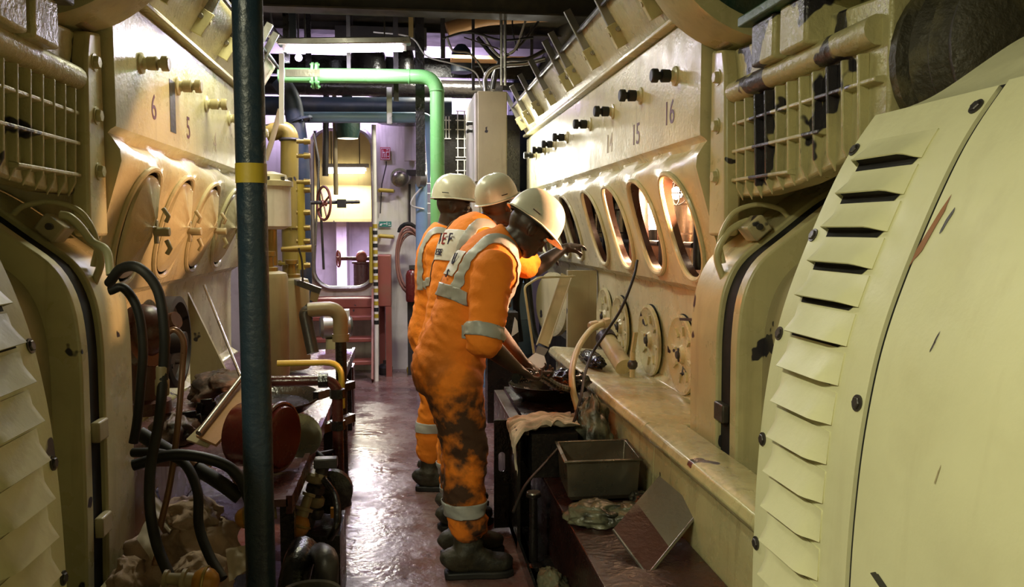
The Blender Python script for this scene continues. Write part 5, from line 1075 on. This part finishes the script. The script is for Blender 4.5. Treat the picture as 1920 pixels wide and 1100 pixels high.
# inspection lamp inside the right engine
il = thing('inspection_lamp', at(1268, 362, 1.49/0.36), 'glowing inspection lamp inside the first oval hole of the right engine', 'lamp'); 
c = atX(1268, 362, 1.49); il.location = c
MB().ball(c, 0.035, 14).build('lamp_bulb', 'bulb', il); q = MB(); q.torus(c, (1, 0, 0), 0.065, 0.004, 24, 6); q.torus(c, (0, 1, 0), 0.065, 0.004, 24, 6); q.torus(c, (0, 0, 1), 0.055, 0.004, 24, 6); q.build('lamp_cage', 'iron', il); MB().tube([c+V((0.03, 0, 0)), c+V((0.12, 0.02, -0.02))], 0.02, 10).build('lamp_socket', 'rubber', il)
point('inspection_light', c+V((-0.05, 0, -0.05)), 10, (1.0, 0.56, 0.30), 0.03)
c2 = atX(1222, 395, 1.49); il2 = thing('inspection_lamp', c2, 'glowing inspection lamp inside the second oval hole of the right engine', 'lamp')
MB().lathe([(0.02, -0.13), (0.022, -0.12), (0.022, 0.12), (0.02, 0.13)], c2, (0, 0.2, 1), 12).build('lamp_bulb', 'bulb', il2); MB().lathe([(0.024, -0.19), (0.026, -0.12)], c2, (0, 0.2, 1), 12).build('lamp_socket', 'rubber', il2)
point('inspection_light', c2+V((-0.06, 0, 0.0)), 10, (1.0, 0.60, 0.36), 0.03)

c3 = V((1.47, 3.66, 1.66)); il3 = thing('inspection_lamp', c3, 'unseen work lamp added inside the first hole to cast orange light on the left engine', 'lamp')  # added out of view to throw the orange patch on the left engine
MB().ball(c3, 0.02, 12).build('lamp_bulb', 'bulb', il3); MB().lathe([(0.02, 0.045), (0.035, 0.025), (0.05, -0.02), (0.053, -0.02), (0.038, 0.028), (0.024, 0.048)], c3+V((0.005, 0, 0)), (1, 0, 0), 24, False).build('added_lamp_reflector', 'steel', il3)  # bulb and reflector of the added unseen lamp
sl_ = bpy.data.lights.new('added_spot', 'SPOT'); sl_.energy = 210; sl_.color = (1.0, 0.52, 0.27); sl_.spot_size = math.radians(54); sl_.spot_blend = 0.18; sl_.shadow_soft_size = 0.03
so_ = bpy.data.objects.new('added_spot', sl_); C.objects.link(so_); so_.location = c3+V((-0.03, 0, 0)); so_.rotation_euler = V((-1, 0.24, -0.23)).to_track_quat('-Z', 'Y').to_euler()
# ================================================================ THE THREE WORKERS
def evalmesh(o):
    bpy.context.view_layer.update()
    me = bpy.data.meshes.new_from_object(o.evaluated_get(bpy.context.evaluated_depsgraph_get())); bpy.data.objects.remove(o); return me
def organic(q, voxel, it=6, fold=None, fac=0.5):
    me = bpy.data.meshes.new('tmp'); me.from_pydata(q.v, [], q.f); me.validate()
    bm = bmesh.new(); bm.from_mesh(me); bmesh.ops.recalc_face_normals(bm, faces=bm.faces); bm.to_mesh(me); bm.free()
    o = bpy.data.objects.new('tmp', me); C.objects.link(o)
    r = o.modifiers.new('r', 'REMESH'); r.mode = 'VOXEL'; r.voxel_size = voxel; r.use_smooth_shade = True
    s = o.modifiers.new('s', 'SMOOTH'); s.factor = fac; s.iterations = it
    me2 = evalmesh(o)
    if fold:
        ns = [v.normal.copy() for v in me2.vertices]
        for v, n in zip(me2.vertices, ns): v.co = v.co+n*fold(v.co)
    return me2
def chain(q, pts, rad, n=16):
    P = [V(p) for p in pts]; path, rr = [], []
    for i in range(len(P)-1):
        m = 6
        for k in range(m): t = k/m; path.append(P[i].lerp(P[i+1], t)); rr.append(rad[i]*(1-t)+rad[i+1]*t)
    path.append(P[-1]); rr.append(rad[-1]); q.tube(path, rr, n)
    for p, r in zip(P, rad): q.ball(p, r*0.995, n)
def loft(q, st, lat=(0, 1, 0), n=28, sq=0.85):   # stations: (centre, half depth, half width)
    P = [V(s[0]) for s in st]; lat = V(lat).normalized(); vs = []; m = len(P)
    for i in range(m):
        t = (P[min(i+1, m-1)]-P[max(i-1, 0)]).normalized(); f = lat.cross(t).normalized()
        for k in range(n):
            a, b = sell(2*PI*k/n, sq); vs.append(P[i]+f*a*st[i][1]+lat*b*st[i][2])
    fs = [(i*n+k, i*n+(k+1) % n, (i+1)*n+(k+1) % n, (i+1)*n+k) for i in range(m-1) for k in range(n)]
    q.add(vs, fs+[tuple(range(n-1, -1, -1)), tuple(range((m-1)*n, m*n))])
def dense(st, n=4):
    out = []
    cs = spline([s[0] for s in st], n)
    for i, c in enumerate(cs):
        k = min(i//n, len(st)-2); t = i/n-k; out.append((c, st[k][1]*(1-t)+st[k+1][1]*t, st[k][2]*(1-t)+st[k+1][2]*t))
    return out
def hand(q, wr, d, pn, curl=0.9, side=1, spread=0.004):
    wr = V(wr); d = V(d).normalized(); pn = V(pn); pn = (pn-d*pn.dot(d)).normalized(); s = d.cross(pn)*side
    R = Matrix((d, s, pn)).transposed()
    q.ball(wr+d*0.05+pn*0.002, (0.052, 0.041, 0.017), 16, R); q.ball(wr+d*0.025-s*0.018+pn*0.008, (0.032, 0.018, 0.017), 12, R)
    for i, (L_, r) in enumerate(((0.90, 0.0085), (1.0, 0.009), (0.94, 0.0086), (0.76, 0.0075))):
        b = wr+d*(0.092-0.006*abs(i-1.2))+s*((i-1.5)*-0.0205)*-1; pts = [wr+d*0.06+s*((i-1.5)*0.019), b]; a = 0.25*curl+0.05*i; p = b
        for seg in (0.044, 0.028, 0.022):
            dd = d*math.cos(a)+pn*math.sin(a)+s*(i-1.5)*0.04; p = p+dd*seg*L_; pts.append(p); a += curl*0.85
        chain(q, pts, [0.010, r*1.12, r*1.02, r*0.95, r*0.85], 10)
    t0 = wr+d*0.022-s*0.028; t1 = wr+d*0.055-s*0.052+pn*0.012; t2 = t1+d*0.030-s*0.006+pn*0.020; t3 = t2+d*0.020+s*0.008+pn*0.014
    chain(q, [t0, t1, t2, t3], [0.013, 0.0115, 0.0105, 0.009], 10)
def headparts(q, c, f, u):     # c: centre of the skull, f: facing, u: up
    f = V(f).normalized(); u = V(u); u = (u-f*u.dot(f)).normalized(); l = u.cross(f); R = Matrix((f, l, u)).transposed(); W = lambda a, b, z: V(c)+f*a+l*b+u*z
    q.ball(W(-0.01, 0, 0.02), (0.098, 0.077, 0.095), 24, R); q.ball(W(0.025, 0, -0.045), (0.066, 0.060, 0.070), 20, R)   # skull, face
    q.ball(W(0.05, 0, -0.095), (0.035, 0.040, 0.025), 16, R)                                                        # chin
    for s in (-1, 1):
        q.ball(W(0.012, s*0.045, -0.07), (0.045, 0.018, 0.035), 14, R); q.ball(W(0.065, s*0.034, -0.025), (0.022, 0.024, 0.016), 12, R)   # jaw, cheekbone
        q.ball(W(-0.008, s*0.078, -0.012), (0.018, 0.008, 0.031), 12, R@Matrix.Rotation(-0.25*s, 3, 'Z')); q.ball(W(0.072, s*0.03, 0.018), (0.018, 0.028, 0.009), 10, R)  # ear, brow
        q.ball(W(0.098, s*0.014, -0.044), (0.012, 0.010, 0.009), 10, R)
    q.ball(W(0.092, 0, -0.022), (0.014, 0.010, 0.026), 12, R); q.ball(W(0.103, 0, -0.042), (0.014, 0.012, 0.011), 12, R)   # nose
    q.ball(W(0.088, 0, -0.066), (0.011, 0.025, 0.007), 12, R); q.ball(W(0.085, 0, -0.079), (0.012, 0.023, 0.008), 12, R)    # lips
    return W, R
def helmet(parent, c, f, u, s=1.0, label=None):
    f = V(f).normalized(); u = V(u); u = (u-f*u.dot(f)).normalized(); l = u.cross(f); c = V(c)
    W = lambda a, b, z: c+(f*a+l*b+u*z)*s
    q = MB(); K = 48; J = 12; vs = []; fs = []
    for j in range(J+1):
        ph = (PI/2)*j/J
        for k in range(K):
            t = 2*PI*k/K; ct, st_ = math.cos(t), math.sin(t); rad = math.cos(ph)**0.75 if j < J else 0.0
            rib = 0.004*max(0, 1-abs(st_*0.115*rad)/0.012) if j > 2 and rad > 0.1 else 0
            vs.append(W(0.142*ct*rad, 0.116*st_*rad, 0.148*math.sin(ph)**0.95+rib))
    for j in range(J):
        for k in range(K): fs.append((j*K+k, j*K+(k+1) % K, (j+1)*K+(k+1) % K, (j+1)*K+k))
    q.add(vs, fs)
    def fb(u_, v_):
        t = 2*PI*u_; ct, st_ = math.cos(t), math.sin(t); ex = 0.012+0.042*max(0, ct)**1.5
        return W((0.142+ex*v_)*ct, (0.116+0.012*v_)*st_, -0.002-0.014*v_*(0.4+max(0, ct)))
    q.grid(fb, K, 3)
    h = q.build('helmet', 'helmet', parent, solid=0.004, ang=1.0)
    if label: h['label'] = label
    q = MB()
    def hb(u_, v_): t = 2*PI*u_; return W(0.128*math.cos(t), 0.102*math.sin(t), 0.035-0.05*v_)
    q.grid(hb, 40, 2)
    def liner(u_, v_): t = 2*PI*u_; r = 1-v_; return W(0.128*math.cos(t)*r, 0.102*math.sin(t)*r, 0.035+0.07*math.sqrt(max(0, 1-r*r)))
    q.grid(liner, 40, 6); q.build('helmet_harness', 'visor', h, solid=0.003, ang=1)
    q = MB(); q.add([W(-0.075, -0.117, 0.02), W(0.0, -0.125, 0.02), W(0.0, -0.120, 0.045), W(-0.06, -0.113, 0.042)], [(0, 1, 2, 3)]); 
    MB().tube([W(-0.07, -0.1165, 0.028), W(-0.03, -0.1265, 0.026)], 0.003*s, 6).build('side_slot', 'visor', h)
    return h
def strip(suit, name, mat, parent, planes, keep, off=0.004, thick=0.002):
    bm = bmesh.new(); bm.from_mesh(suit.data); o = wl(suit)
    bm.faces.ensure_lookup_table()
    for co, no in planes:
        g = bm.verts[:]+bm.edges[:]+bm.faces[:]
        bmesh.ops.bisect_plane(bm, geom=g, plane_co=V(co)-o, plane_no=V(no), clear_outer=True, dist=1e-5)
    dele = [f for f in bm.faces if not keep(f.calc_center_median()+o)]
    bmesh.ops.delete(bm, geom=dele, context='FACES')
    for v in bm.verts: v.normal_update()
    for v in bm.verts: v.co = v.co+v.normal*off
    me = bpy.data.meshes.new(name); bm.to_mesh(me); bm.free()
    if not len(me.polygons): return None
    ob = obj(name, me, mat, parent, wl(parent), ang=3.0); md = ob.modifiers.new('solid', 'SOLIDIFY'); md.thickness = thick; md.offset = 1
    return ob
def seg_dist(p, a, b):
    a, b, p = V(a), V(b), V(p); d = b-a; t = max(0, min(1, (p-a).dot(d)/d.length_squared)); return (p-(a+d*t)).length
def boot(parent, ank, heel, toe, top, hgt=0.0):
    q = MB(); heel, toe = V(heel), V(toe); ank = V(ank); d = (toe-heel).normalized(); lat = V((0, 0, 1)).cross(d)
    st = []
    for t, w_, h in ((0.0, 0.030, 0.07), (0.08, 0.040, 0.10), (0.3, 0.040, 0.115), (0.5, 0.044, 0.10), (0.72, 0.052, 0.078), (0.9, 0.050, 0.066), (1.0, 0.034, 0.052)):
        c = heel.lerp(toe, t); st.append((V((c.x, c.y, heel.z+0.02+h/2)), h/2, w_))
    loft(q, dense(st, 3), lat, 24, 0.75)
    chain(q, [heel.lerp(toe, 0.27)+V((0, 0, 0.09)), ank, V(top)], [0.056, 0.058, 0.068])
    o0 = heel
    def fold(p): return 0.006*noise.noise(p*14+V((3, 1, 7)))+0.006*(1-2*abs(noise.noise(V((p.x*6, p.y*6, p.z*26)))))*(1 if p.z > heel.z+0.1 else 0.2)
    me = organic(q, 0.010, 4, fold); b = obj('boot', me, 'boot', parent, wl(parent), ang=3.0)
    for v in me.vertices: v.co -= wl(b)
    q = MB(); pr = []
    for t, w_ in ((0.0, 0.028), (0.06, 0.04), (0.3, 0.042), (0.5, 0.045), (0.72, 0.056), (0.92, 0.052), (1.02, 0.03)): pr.append((heel.lerp(toe, t), w_))
    L_ = [(p+lat*w_) for p, w_ in pr]+[(p-lat*w_) for p, w_ in reversed(pr)]
    q.prism([(p.x, p.y) for p in L_], heel.z, heel.z+0.03, lambda u, v, d_: (u, v, d_)); q.build('boot_sole', 'sole', b, bevel=0.006)
    return b
def person(o, label, torso, arms, legs, head, neck, foldamp, group=None):
    """torso: stations; arms: (shoulder, elbow, wrist, hand dir, palm normal, sleeve end 0..1 along forearm (negative: above elbow), curl, side); legs: (hip, knee, ankle, heel, toe)"""
    t = thing('person', o, label, 'person', group); st = dense(torso, 4)
    # --- body (head, neck, trunk, arms, hands, legs in one surface)
    q = MB(); loft(q, [(c, a*0.86, b*0.88) for c, a, b in st])
    for sh, el, wr, hd, pn, se, cu, sd in arms:
        mid = V(el).lerp(V(wr), 0.3); chain(q, [sh, el, mid, wr], [0.052, 0.042, 0.044, 0.027]); chain(q, [wr, V(wr)+V(hd).normalized()*0.03], [0.027, 0.025]); hand(q, wr, hd, pn, cu, sd)
    for hp, kn, an, he, to in legs: chain(q, [hp, kn, V(kn).lerp(V(an), 0.35)-V((0.012, 0, 0)), an], [0.085, 0.058, 0.054, 0.042]); chain(q, [V(he)+V((0.05, 0, 0.06)), V(to)+V((-0.05, 0, 0.045))], [0.035, 0.03])
    hc, hf, hu = head; W, R = headparts(q, hc, hf, hu); chain(q, [neck, V(hc)+V(hu).normalized()*-0.05-V(hf).normalized()*0.02], [0.062, 0.058])
    me = organic(q, 0.0062, 3); body = obj('body', me, 'skin', t, o, ang=3.0)
    for v in me.vertices: v.co -= V(o)
    for s in (-1, 1):
        MB().ball(W(0.083, s*0.031, -0.002), (0.010, 0.013, 0.008), 12, R).build('eye', 'eyew', body); MB().ball(W(0.091, s*0.030, -0.002), 0.0055, 8).build('iris', 'visor', body)
    # --- coverall
    q = MB(); loft(q, st)
    for sh, el, wr, hd, pn, se, cu, sd in arms:
        sh, el, wr = V(sh), V(el), V(wr)
        if se >= 0: end = el.lerp(wr, se); chain(q, [sh, sh.lerp(el, 0.5), el, end], [0.082, 0.073, 0.066, 0.055]); chain(q, [end, end+(wr-el)*0.02], [0.058, 0.056])
        else:
            end = sh.lerp(el, 1+se); d = (el-sh).normalized(); chain(q, [sh, sh.lerp(end, 0.5), end], [0.085, 0.080, 0.074]); q.torus(end, d, 0.060, 0.018, 24, 10); q.torus(end-d*0.035, d, 0.064, 0.016, 24, 10); q.torus(end+d*0.025, d, 0.052, 0.015, 24, 10)
    for hp, kn, an, he, to in legs:
        hp, kn, an = V(hp), V(kn), V(an); cuff = an+V((0, 0, 0.10)); chain(q, [hp, hp.lerp(kn, 0.5), kn, kn.lerp(an, 0.45)-V((0.015, 0, 0)), cuff], [0.125, 0.108, 0.092, 0.088, 0.080]); q.torus(cuff, (0, 0, 1), 0.068, 0.016, 24, 8)
    cn = V(neck)+(V(hc)-V(neck)).normalized()*0.005; q.torus(cn, (V(hc)-V(neck)), 0.072, 0.018, 28, 10)
    J = [(V(a[1]), 0.12) for a in arms]+[(V(l[1]), 0.13) for l in legs]+[(V(legs[0][0]).lerp(V(legs[1][0]), 0.5), 0.2)]+[(V(l[2])+V((0, 0, 0.16)), 0.14) for l in legs]+[(st[len(st)*2//5][0], 0.16)]+[(V(a[0])-V((0, 0, 0.07)), 0.11) for a in arms]
    sd = V(o)*3
    def fold(p):
        w_ = 0.35+sum(math.exp(-((p-j).length/r)**2) for j, r in J); w_ = min(w_, 1.3); p2 = p+V((0, 0, 0.5*p.x))
        n1 = 1-2.2*abs(noise.noise(V((p2.x*7, p2.y*7, p2.z*17))+sd)); n2 = 1-2*abs(noise.noise(V((p2.x*15, p2.y*15, p2.z*32))+sd*2)); return foldamp*w_*(0.9*n1+0.45*n2-0.25)
    me = organic(q, 0.011, 5, fold); suit = obj('coverall', me, 'suit', t, o, ang=3.0)
    for v in me.vertices: v.co -= V(o)
    for l in legs: boot(t, V(l[2])+V((0, 0, 0.0)), l[3], l[4], V(l[2])+V((0, 0, 0.12)))
    return t, suit, body
# ---- front worker, bent forward over the bench
yF = 3.60
FT = [((0.175, yF, 0.80), 0.13, 0.165), ((0.178, yF, 0.90), 0.155, 0.180), ((0.205, yF, 1.00), 0.135, 0.165), ((0.245, yF, 1.10), 0.130, 0.165), ((0.30, yF, 1.22), 0.148, 0.180), ((0.350, yF, 1.325), 0.142, 0.190), ((0.40, yF, 1.405), 0.115, 0.165), ((0.45, yF, 1.45), 0.075, 0.09)]
rA = ((0.335, yF-0.195, 1.335), (0.272, yF-0.265, 1.045), (0.43, yF-0.20, 0.915), (0.75, 0.25, -0.55), (0.55, 0.25, 0.75), -0.02, 1.15, 1)
lA = ((0.385, yF+0.19, 1.335), (0.41, yF+0.18, 1.07), (0.535, yF+0.03, 0.895), (0.75, 0.1, -0.5), (0.5, -0.3, 0.75), -0.02, 1.15, -1)
rL = ((0.18, yF-0.095, 0.86), (0.232, yF-0.105, 0.55), (0.245, yF-0.105, 0.12), (0.135, yF-0.11, 0.0), (0.425, yF-0.15, 0.0))
lL = ((0.20, yF+0.095, 0.86), (0.265, yF+0.10, 0.54), (0.275, yF+0.10, 0.12), (0.165, yF+0.10, 0.0), (0.455, yF+0.12, 0.0))
fh = (V((0.545, yF-0.02, 1.505)), V((0.80, 0.05, -0.62)), V((0.60, -0.02, 0.80)))
pF, sF, bF = person((0.22, yF, 0), 'worker in oil-stained orange coverall and white helmet, bent over the bench, nearest the camera', FT, [rA, lA], [rL, lL], fh, (0.455, yF, 1.445), 0.0105)
sF.data.materials[0] = M['suitdirty']
helmet(pF, V((0.565, yF-0.02, 1.535)), (0.80, 0.03, -0.60), (0.60, -0.05, 0.80), 0.93)
tv = (V(FT[5][0])-V(FT[1][0])).normalized()
notarm = lambda p, a: seg_dist(p, a[0], a[1]) > 0.098
sh, el = V(rA[0]), V(rA[1]); ad = (el-sh).normalized()
strip(sF, 'sleeve_band', 'tape', sF, [(sh.lerp(el, 0.97), ad), (sh.lerp(el, 0.79), -ad)], lambda p: seg_dist(p, sh, el) < 0.12 and p.y < yF-0.12)
strip(sF, 'ankle_band', 'tape', sF, [((0, 0, 0.335), (0, 0, 1)), ((0, 0, 0.275), (0, 0, -1))], lambda p: p.y < yF)
strip(sF, 'ankle_band', 'tape', sF, [((0, 0, 0.335), (0, 0, 1)), ((0, 0, 0.275), (0, 0, -1))], lambda p: p.y > yF)
cB = V((0.28, yF, 1.19)); strip(sF, 'waist_band', 'tape', sF, [(cB+tv*0.028, tv), (cB-tv*0.028, -tv)], lambda p: notarm(p, rA) and notarm(p, lA), off=0.007)
for yy in (-0.125, 0.125):
    strip(sF, 'brace_band', 'tape', sF, [((0, yF+yy+0.024, 0), (0, 1, 0)), ((0, yF+yy-0.024, 0), (0, -1, 0)), (cB, -tv)], lambda p: True)
strip(sF, 'back_patch', 'patch', sF, [((0, yF+0.09, 0), (0, 1, 0)), ((0, yF-0.09, 0), (0, -1, 0)), ((0.35, yF, 1.36), tv), ((0.31, yF, 1.25), -tv)], lambda p: p.x < 0.32)
# ---- middle worker, reaching into the engine
yM = 4.19
MT = [((0.215, yM, 0.80), 0.13, 0.165), ((0.215, yM, 0.90), 0.15, 0.175), ((0.235, yM, 1.02), 0.13, 0.16), ((0.265, yM, 1.14), 0.135, 0.165), ((0.30, yM, 1.27), 0.150, 0.18), ((0.34, yM, 1.395), 0.150, 0.19), ((0.375, yM, 1.485), 0.120, 0.165), ((0.42, yM, 1.545), 0.075, 0.09)]
rA2 = ((0.37, yM-0.185, 1.41), (0.635, yM-0.16, 1.30), (0.87, yM-0.06, 1.395), (0.9, 0.2, 0.2), (0.0, 0.3, -1), -0.25, 0.5, 1)
lA2 = ((0.39, yM+0.185, 1.41), (0.62, yM+0.22, 1.26), (0.86, yM+0.18, 1.33), (1, 0.1, 0.1), (0.0, 0.2, -1), 0.3, 0.6, -1)
rL2 = ((0.225, yM-0.09, 0.86), (0.215, yM-0.10, 0.52), (0.20, yM-0.10, 0.12), (0.10, yM-0.10, 0.0), (0.385, yM-0.12, 0.0))
lL2 = ((0.24, yM+0.09, 0.86), (0.30, yM+0.10, 0.52), (0.30, yM+0.10, 0.12), (0.20, yM+0.10, 0.0), (0.49, yM+0.12, 0.0))
mh = (V((0.495, yM-0.025, 1.625)), V((0.93, 0.25, 0.12)), V((-0.25, -0.05, 0.96)))
pM, sM, bM = person((0.24, yM, 0), 'worker in orange coverall with a printed back, between the other two, reaching to the engine', MT, [rA2, lA2], [rL2, lL2], mh, (0.43, yM, 1.53), 0.008)
hM = helmet(pM, V((0.475, yM-0.035, 1.66)), (0.90, 0.25, 0.30), (-0.36, -0.05, 0.93), 0.85)
tm = (V(MT[5][0])-V(MT[1][0])).normalized()
nam = lambda p: seg_dist(p, rA2[0], rA2[1]) > 0.10 and seg_dist(p, lA2[0], lA2[1]) > 0.10
strip(sM, 'back_patch', 'patch', sM, [((0, yM+0.15, 0), (0, 1, 0)), ((0, yM-0.15, 0), (0, -1, 0)), ((0.35, yM, 1.47), tm), ((0.31, yM, 1.31), -tm)], lambda p: p.x < 0.33 and nam(p), off=0.003)
for yy in (-0.13, 0.13): strip(sM, 'brace_band', 'tape', sM, [((0, yM+yy+0.022, 0), (0, 1, 0)), ((0, yM+yy-0.022, 0), (0, -1, 0)), ((0.28, yM, 1.18), -tm)], lambda p: nam(p) or p.z > 1.47, off=0.0045)
strip(sM, 'ankle_band', 'tape', sM, [((0, 0, 0.34), (0, 0, 1)), ((0, 0, 0.28), (0, 0, -1))], lambda p: p.y < yM)
# ---- back worker, upright
yB = 4.82
BT = [((0.165, yB, 0.80), 0.13, 0.165), ((0.165, yB, 0.90), 0.155, 0.178), ((0.175, yB, 1.00), 0.135, 0.165), ((0.185, yB, 1.11), 0.130, 0.165), ((0.192, yB, 1.24), 0.140, 0.18), ((0.20, yB, 1.36), 0.138, 0.19), ((0.21, yB, 1.45), 0.105, 0.165), ((0.235, yB, 1.51), 0.07, 0.085)]
rA3 = ((0.19, yB-0.19, 1.375), (0.185, yB-0.255, 1.08), (0.43, yB-0.20, 1.10), (1, 0.1, 0.1), (0.0, 0.4, -0.9), 0.5, 0.7, 1)
lA3 = ((0.21, yB+0.19, 1.375), (0.24, yB+0.25, 1.08), (0.47, yB+0.20, 1.12), (1, 0.1, 0.1), (0.0, -0.4, -0.9), 0.5, 0.7, -1)
rL3 = ((0.165, yB-0.09, 0.86), (0.165, yB-0.10, 0.50), (0.135, yB-0.10, 0.12), (0.045, yB-0.11, 0.0), (0.325, yB-0.15, 0.0))
lL3 = ((0.165, yB+0.09, 0.86), (0.185, yB+0.10, 0.50), (0.18, yB+0.10, 0.12), (0.08, yB+0.10, 0.0), (0.365, yB+0.12, 0.0))
bh = (V((0.285, yB-0.01, 1.635)), V((0.98, -0.12, -0.10)), V((0.12, 0.0, 0.99)))
pB, sB, bB = person((0.18, yB, 0), 'worker standing upright in orange coverall and white helmet, farthest of the three', BT, [rA3, lA3], [rL3, lL3], bh, (0.24, yB, 1.50), 0.0075)
helmet(pB, V((0.285, yB-0.01, 1.68)), (0.98, -0.12, -0.04), (0.06, 0, 1.0), 0.93)
nab = lambda p: seg_dist(p, rA3[0], rA3[1]) > 0.098 and seg_dist(p, lA3[0], lA3[1]) > 0.098
sh3, el3 = V(rA3[0]), V(rA3[1]); a3 = (el3-sh3).normalized()
strip(sB, 'sleeve_band', 'tape', sB, [(sh3.lerp(el3, 0.66), a3), (sh3.lerp(el3, 0.50), -a3)], lambda p: seg_dist(p, sh3, el3) < 0.12)
strip(sB, 'brace_band', 'tape', sB, [((0, yB-0.10, 0), (0, 1, 0)), ((0, yB-0.145, 0), (0, -1, 0)), ((0, 0, 1.16), (0, 0, -1))], lambda p: nab(p) or p.z > 1.43)
strip(sB, 'ankle_band', 'tape', sB, [((0, 0, 0.40), (0, 0, 1)), ((0, 0, 0.345), (0, 0, -1))], lambda p: p.y < yB)
# prints on the backs
def backtext(suit, parts, c, tn, size):
    nrm = V((-tn.z, 0, tn.x))                        # outwards from the back
    for s, mt, dy, dt, k in parts:
        p = V(c)+V((0, -dy, 0))+tn*dt
        hit, loc, no, _ = suit.ray_cast(p+nrm*0.4-wl(suit), -nrm)
        base = loc+wl(suit) if hit else p
        text3d('back_print', s, size*k, mt, suit, base+nrm*0.010, (0, -1, 0), tn, 0.002)
bpy.context.view_layer.update()
backtext(sM, [('I', 'ink', -0.06, 0.025, 1), ('E', 'inkred', -0.01, 0.025, 1), ('F', 'ink', 0.05, 0.025, 1), ('ESE', 'ink', -0.02, -0.045, 0.55)], (0.335, yM, 1.39), tm, 0.085)
pM.rotation_euler = (0, 0, math.radians(24))
backtext(sF, [('U', 'ink', 0.03, 0.02, 1), ('S', 'ink', 0.04, -0.05, 0.7)], (0.33, yF, 1.30), tv, 0.075)
pF.rotation_euler = (0, 0, math.radians(9))
# ribbed hose the front worker holds
q = MB(); pth = spline([(0.455, yF-0.19, 0.875), (0.52, yF-0.09, 0.865), (0.60, yF+0.04, 0.84), (0.70, yF+0.22, 0.76), (0.80, yF+0.42, 0.70)], 14)
rr = [0.0175+(0.004 if i % 3 == 0 else 0) for i in range(len(pth))]; q.tube(pth, rr, 14)
tag(q.build('ribbed_hose', 'gloss'), 'black ribbed hose held in both hands by the front worker', 'hose')

# repeats of one kind share a group
for key, grp in {'person': 'workers in orange coveralls', 'wire_guard': 'white wire guards', 'tank': 'beige tanks by the post', 'black_hose': 'black hoses', 'black_cable': 'thin black cables', 'thin_hose': 'hoses under the deck', 'rag_heap': 'waste rags on the left', 'oily_rag': 'oily rags on the right', 'fluorescent_lamp': 'fluorescent lamps', 'inspection_lamp': 'inspection lamps in the engine', 'pipe_stand': 'pipe stands at the deck edge', 'ball_valve': 'orange ball valves', 'steel_bracket_block': 'glossy iron blocks on the deck', 'paper_sheet': 'paper scraps on the left', 'door_dog_handle': 'yellow dog handles', 'small_lamp': 'small glowing bulbs', 'steel_girder': 'dark steel girders', 'diesel_engine': 'diesel engines', 'generator': 'generators', 'machine_part': 'machine parts by the stairs', 'angle_bracket': 'angle brackets at the pipe stands', 'downpipe': 'pipes hanging in the doorway', 'wet_sludge': 'oily sludge lumps', 'cover_plate': 'loose plates on the deck', 'conduit': 'conduits at the cabinet and walls'}.items():
    for o in C.objects:
        if o.parent is None and o.name.split('.')[0] == key and 'label' in o and 'group' not in o: o['group'] = grp
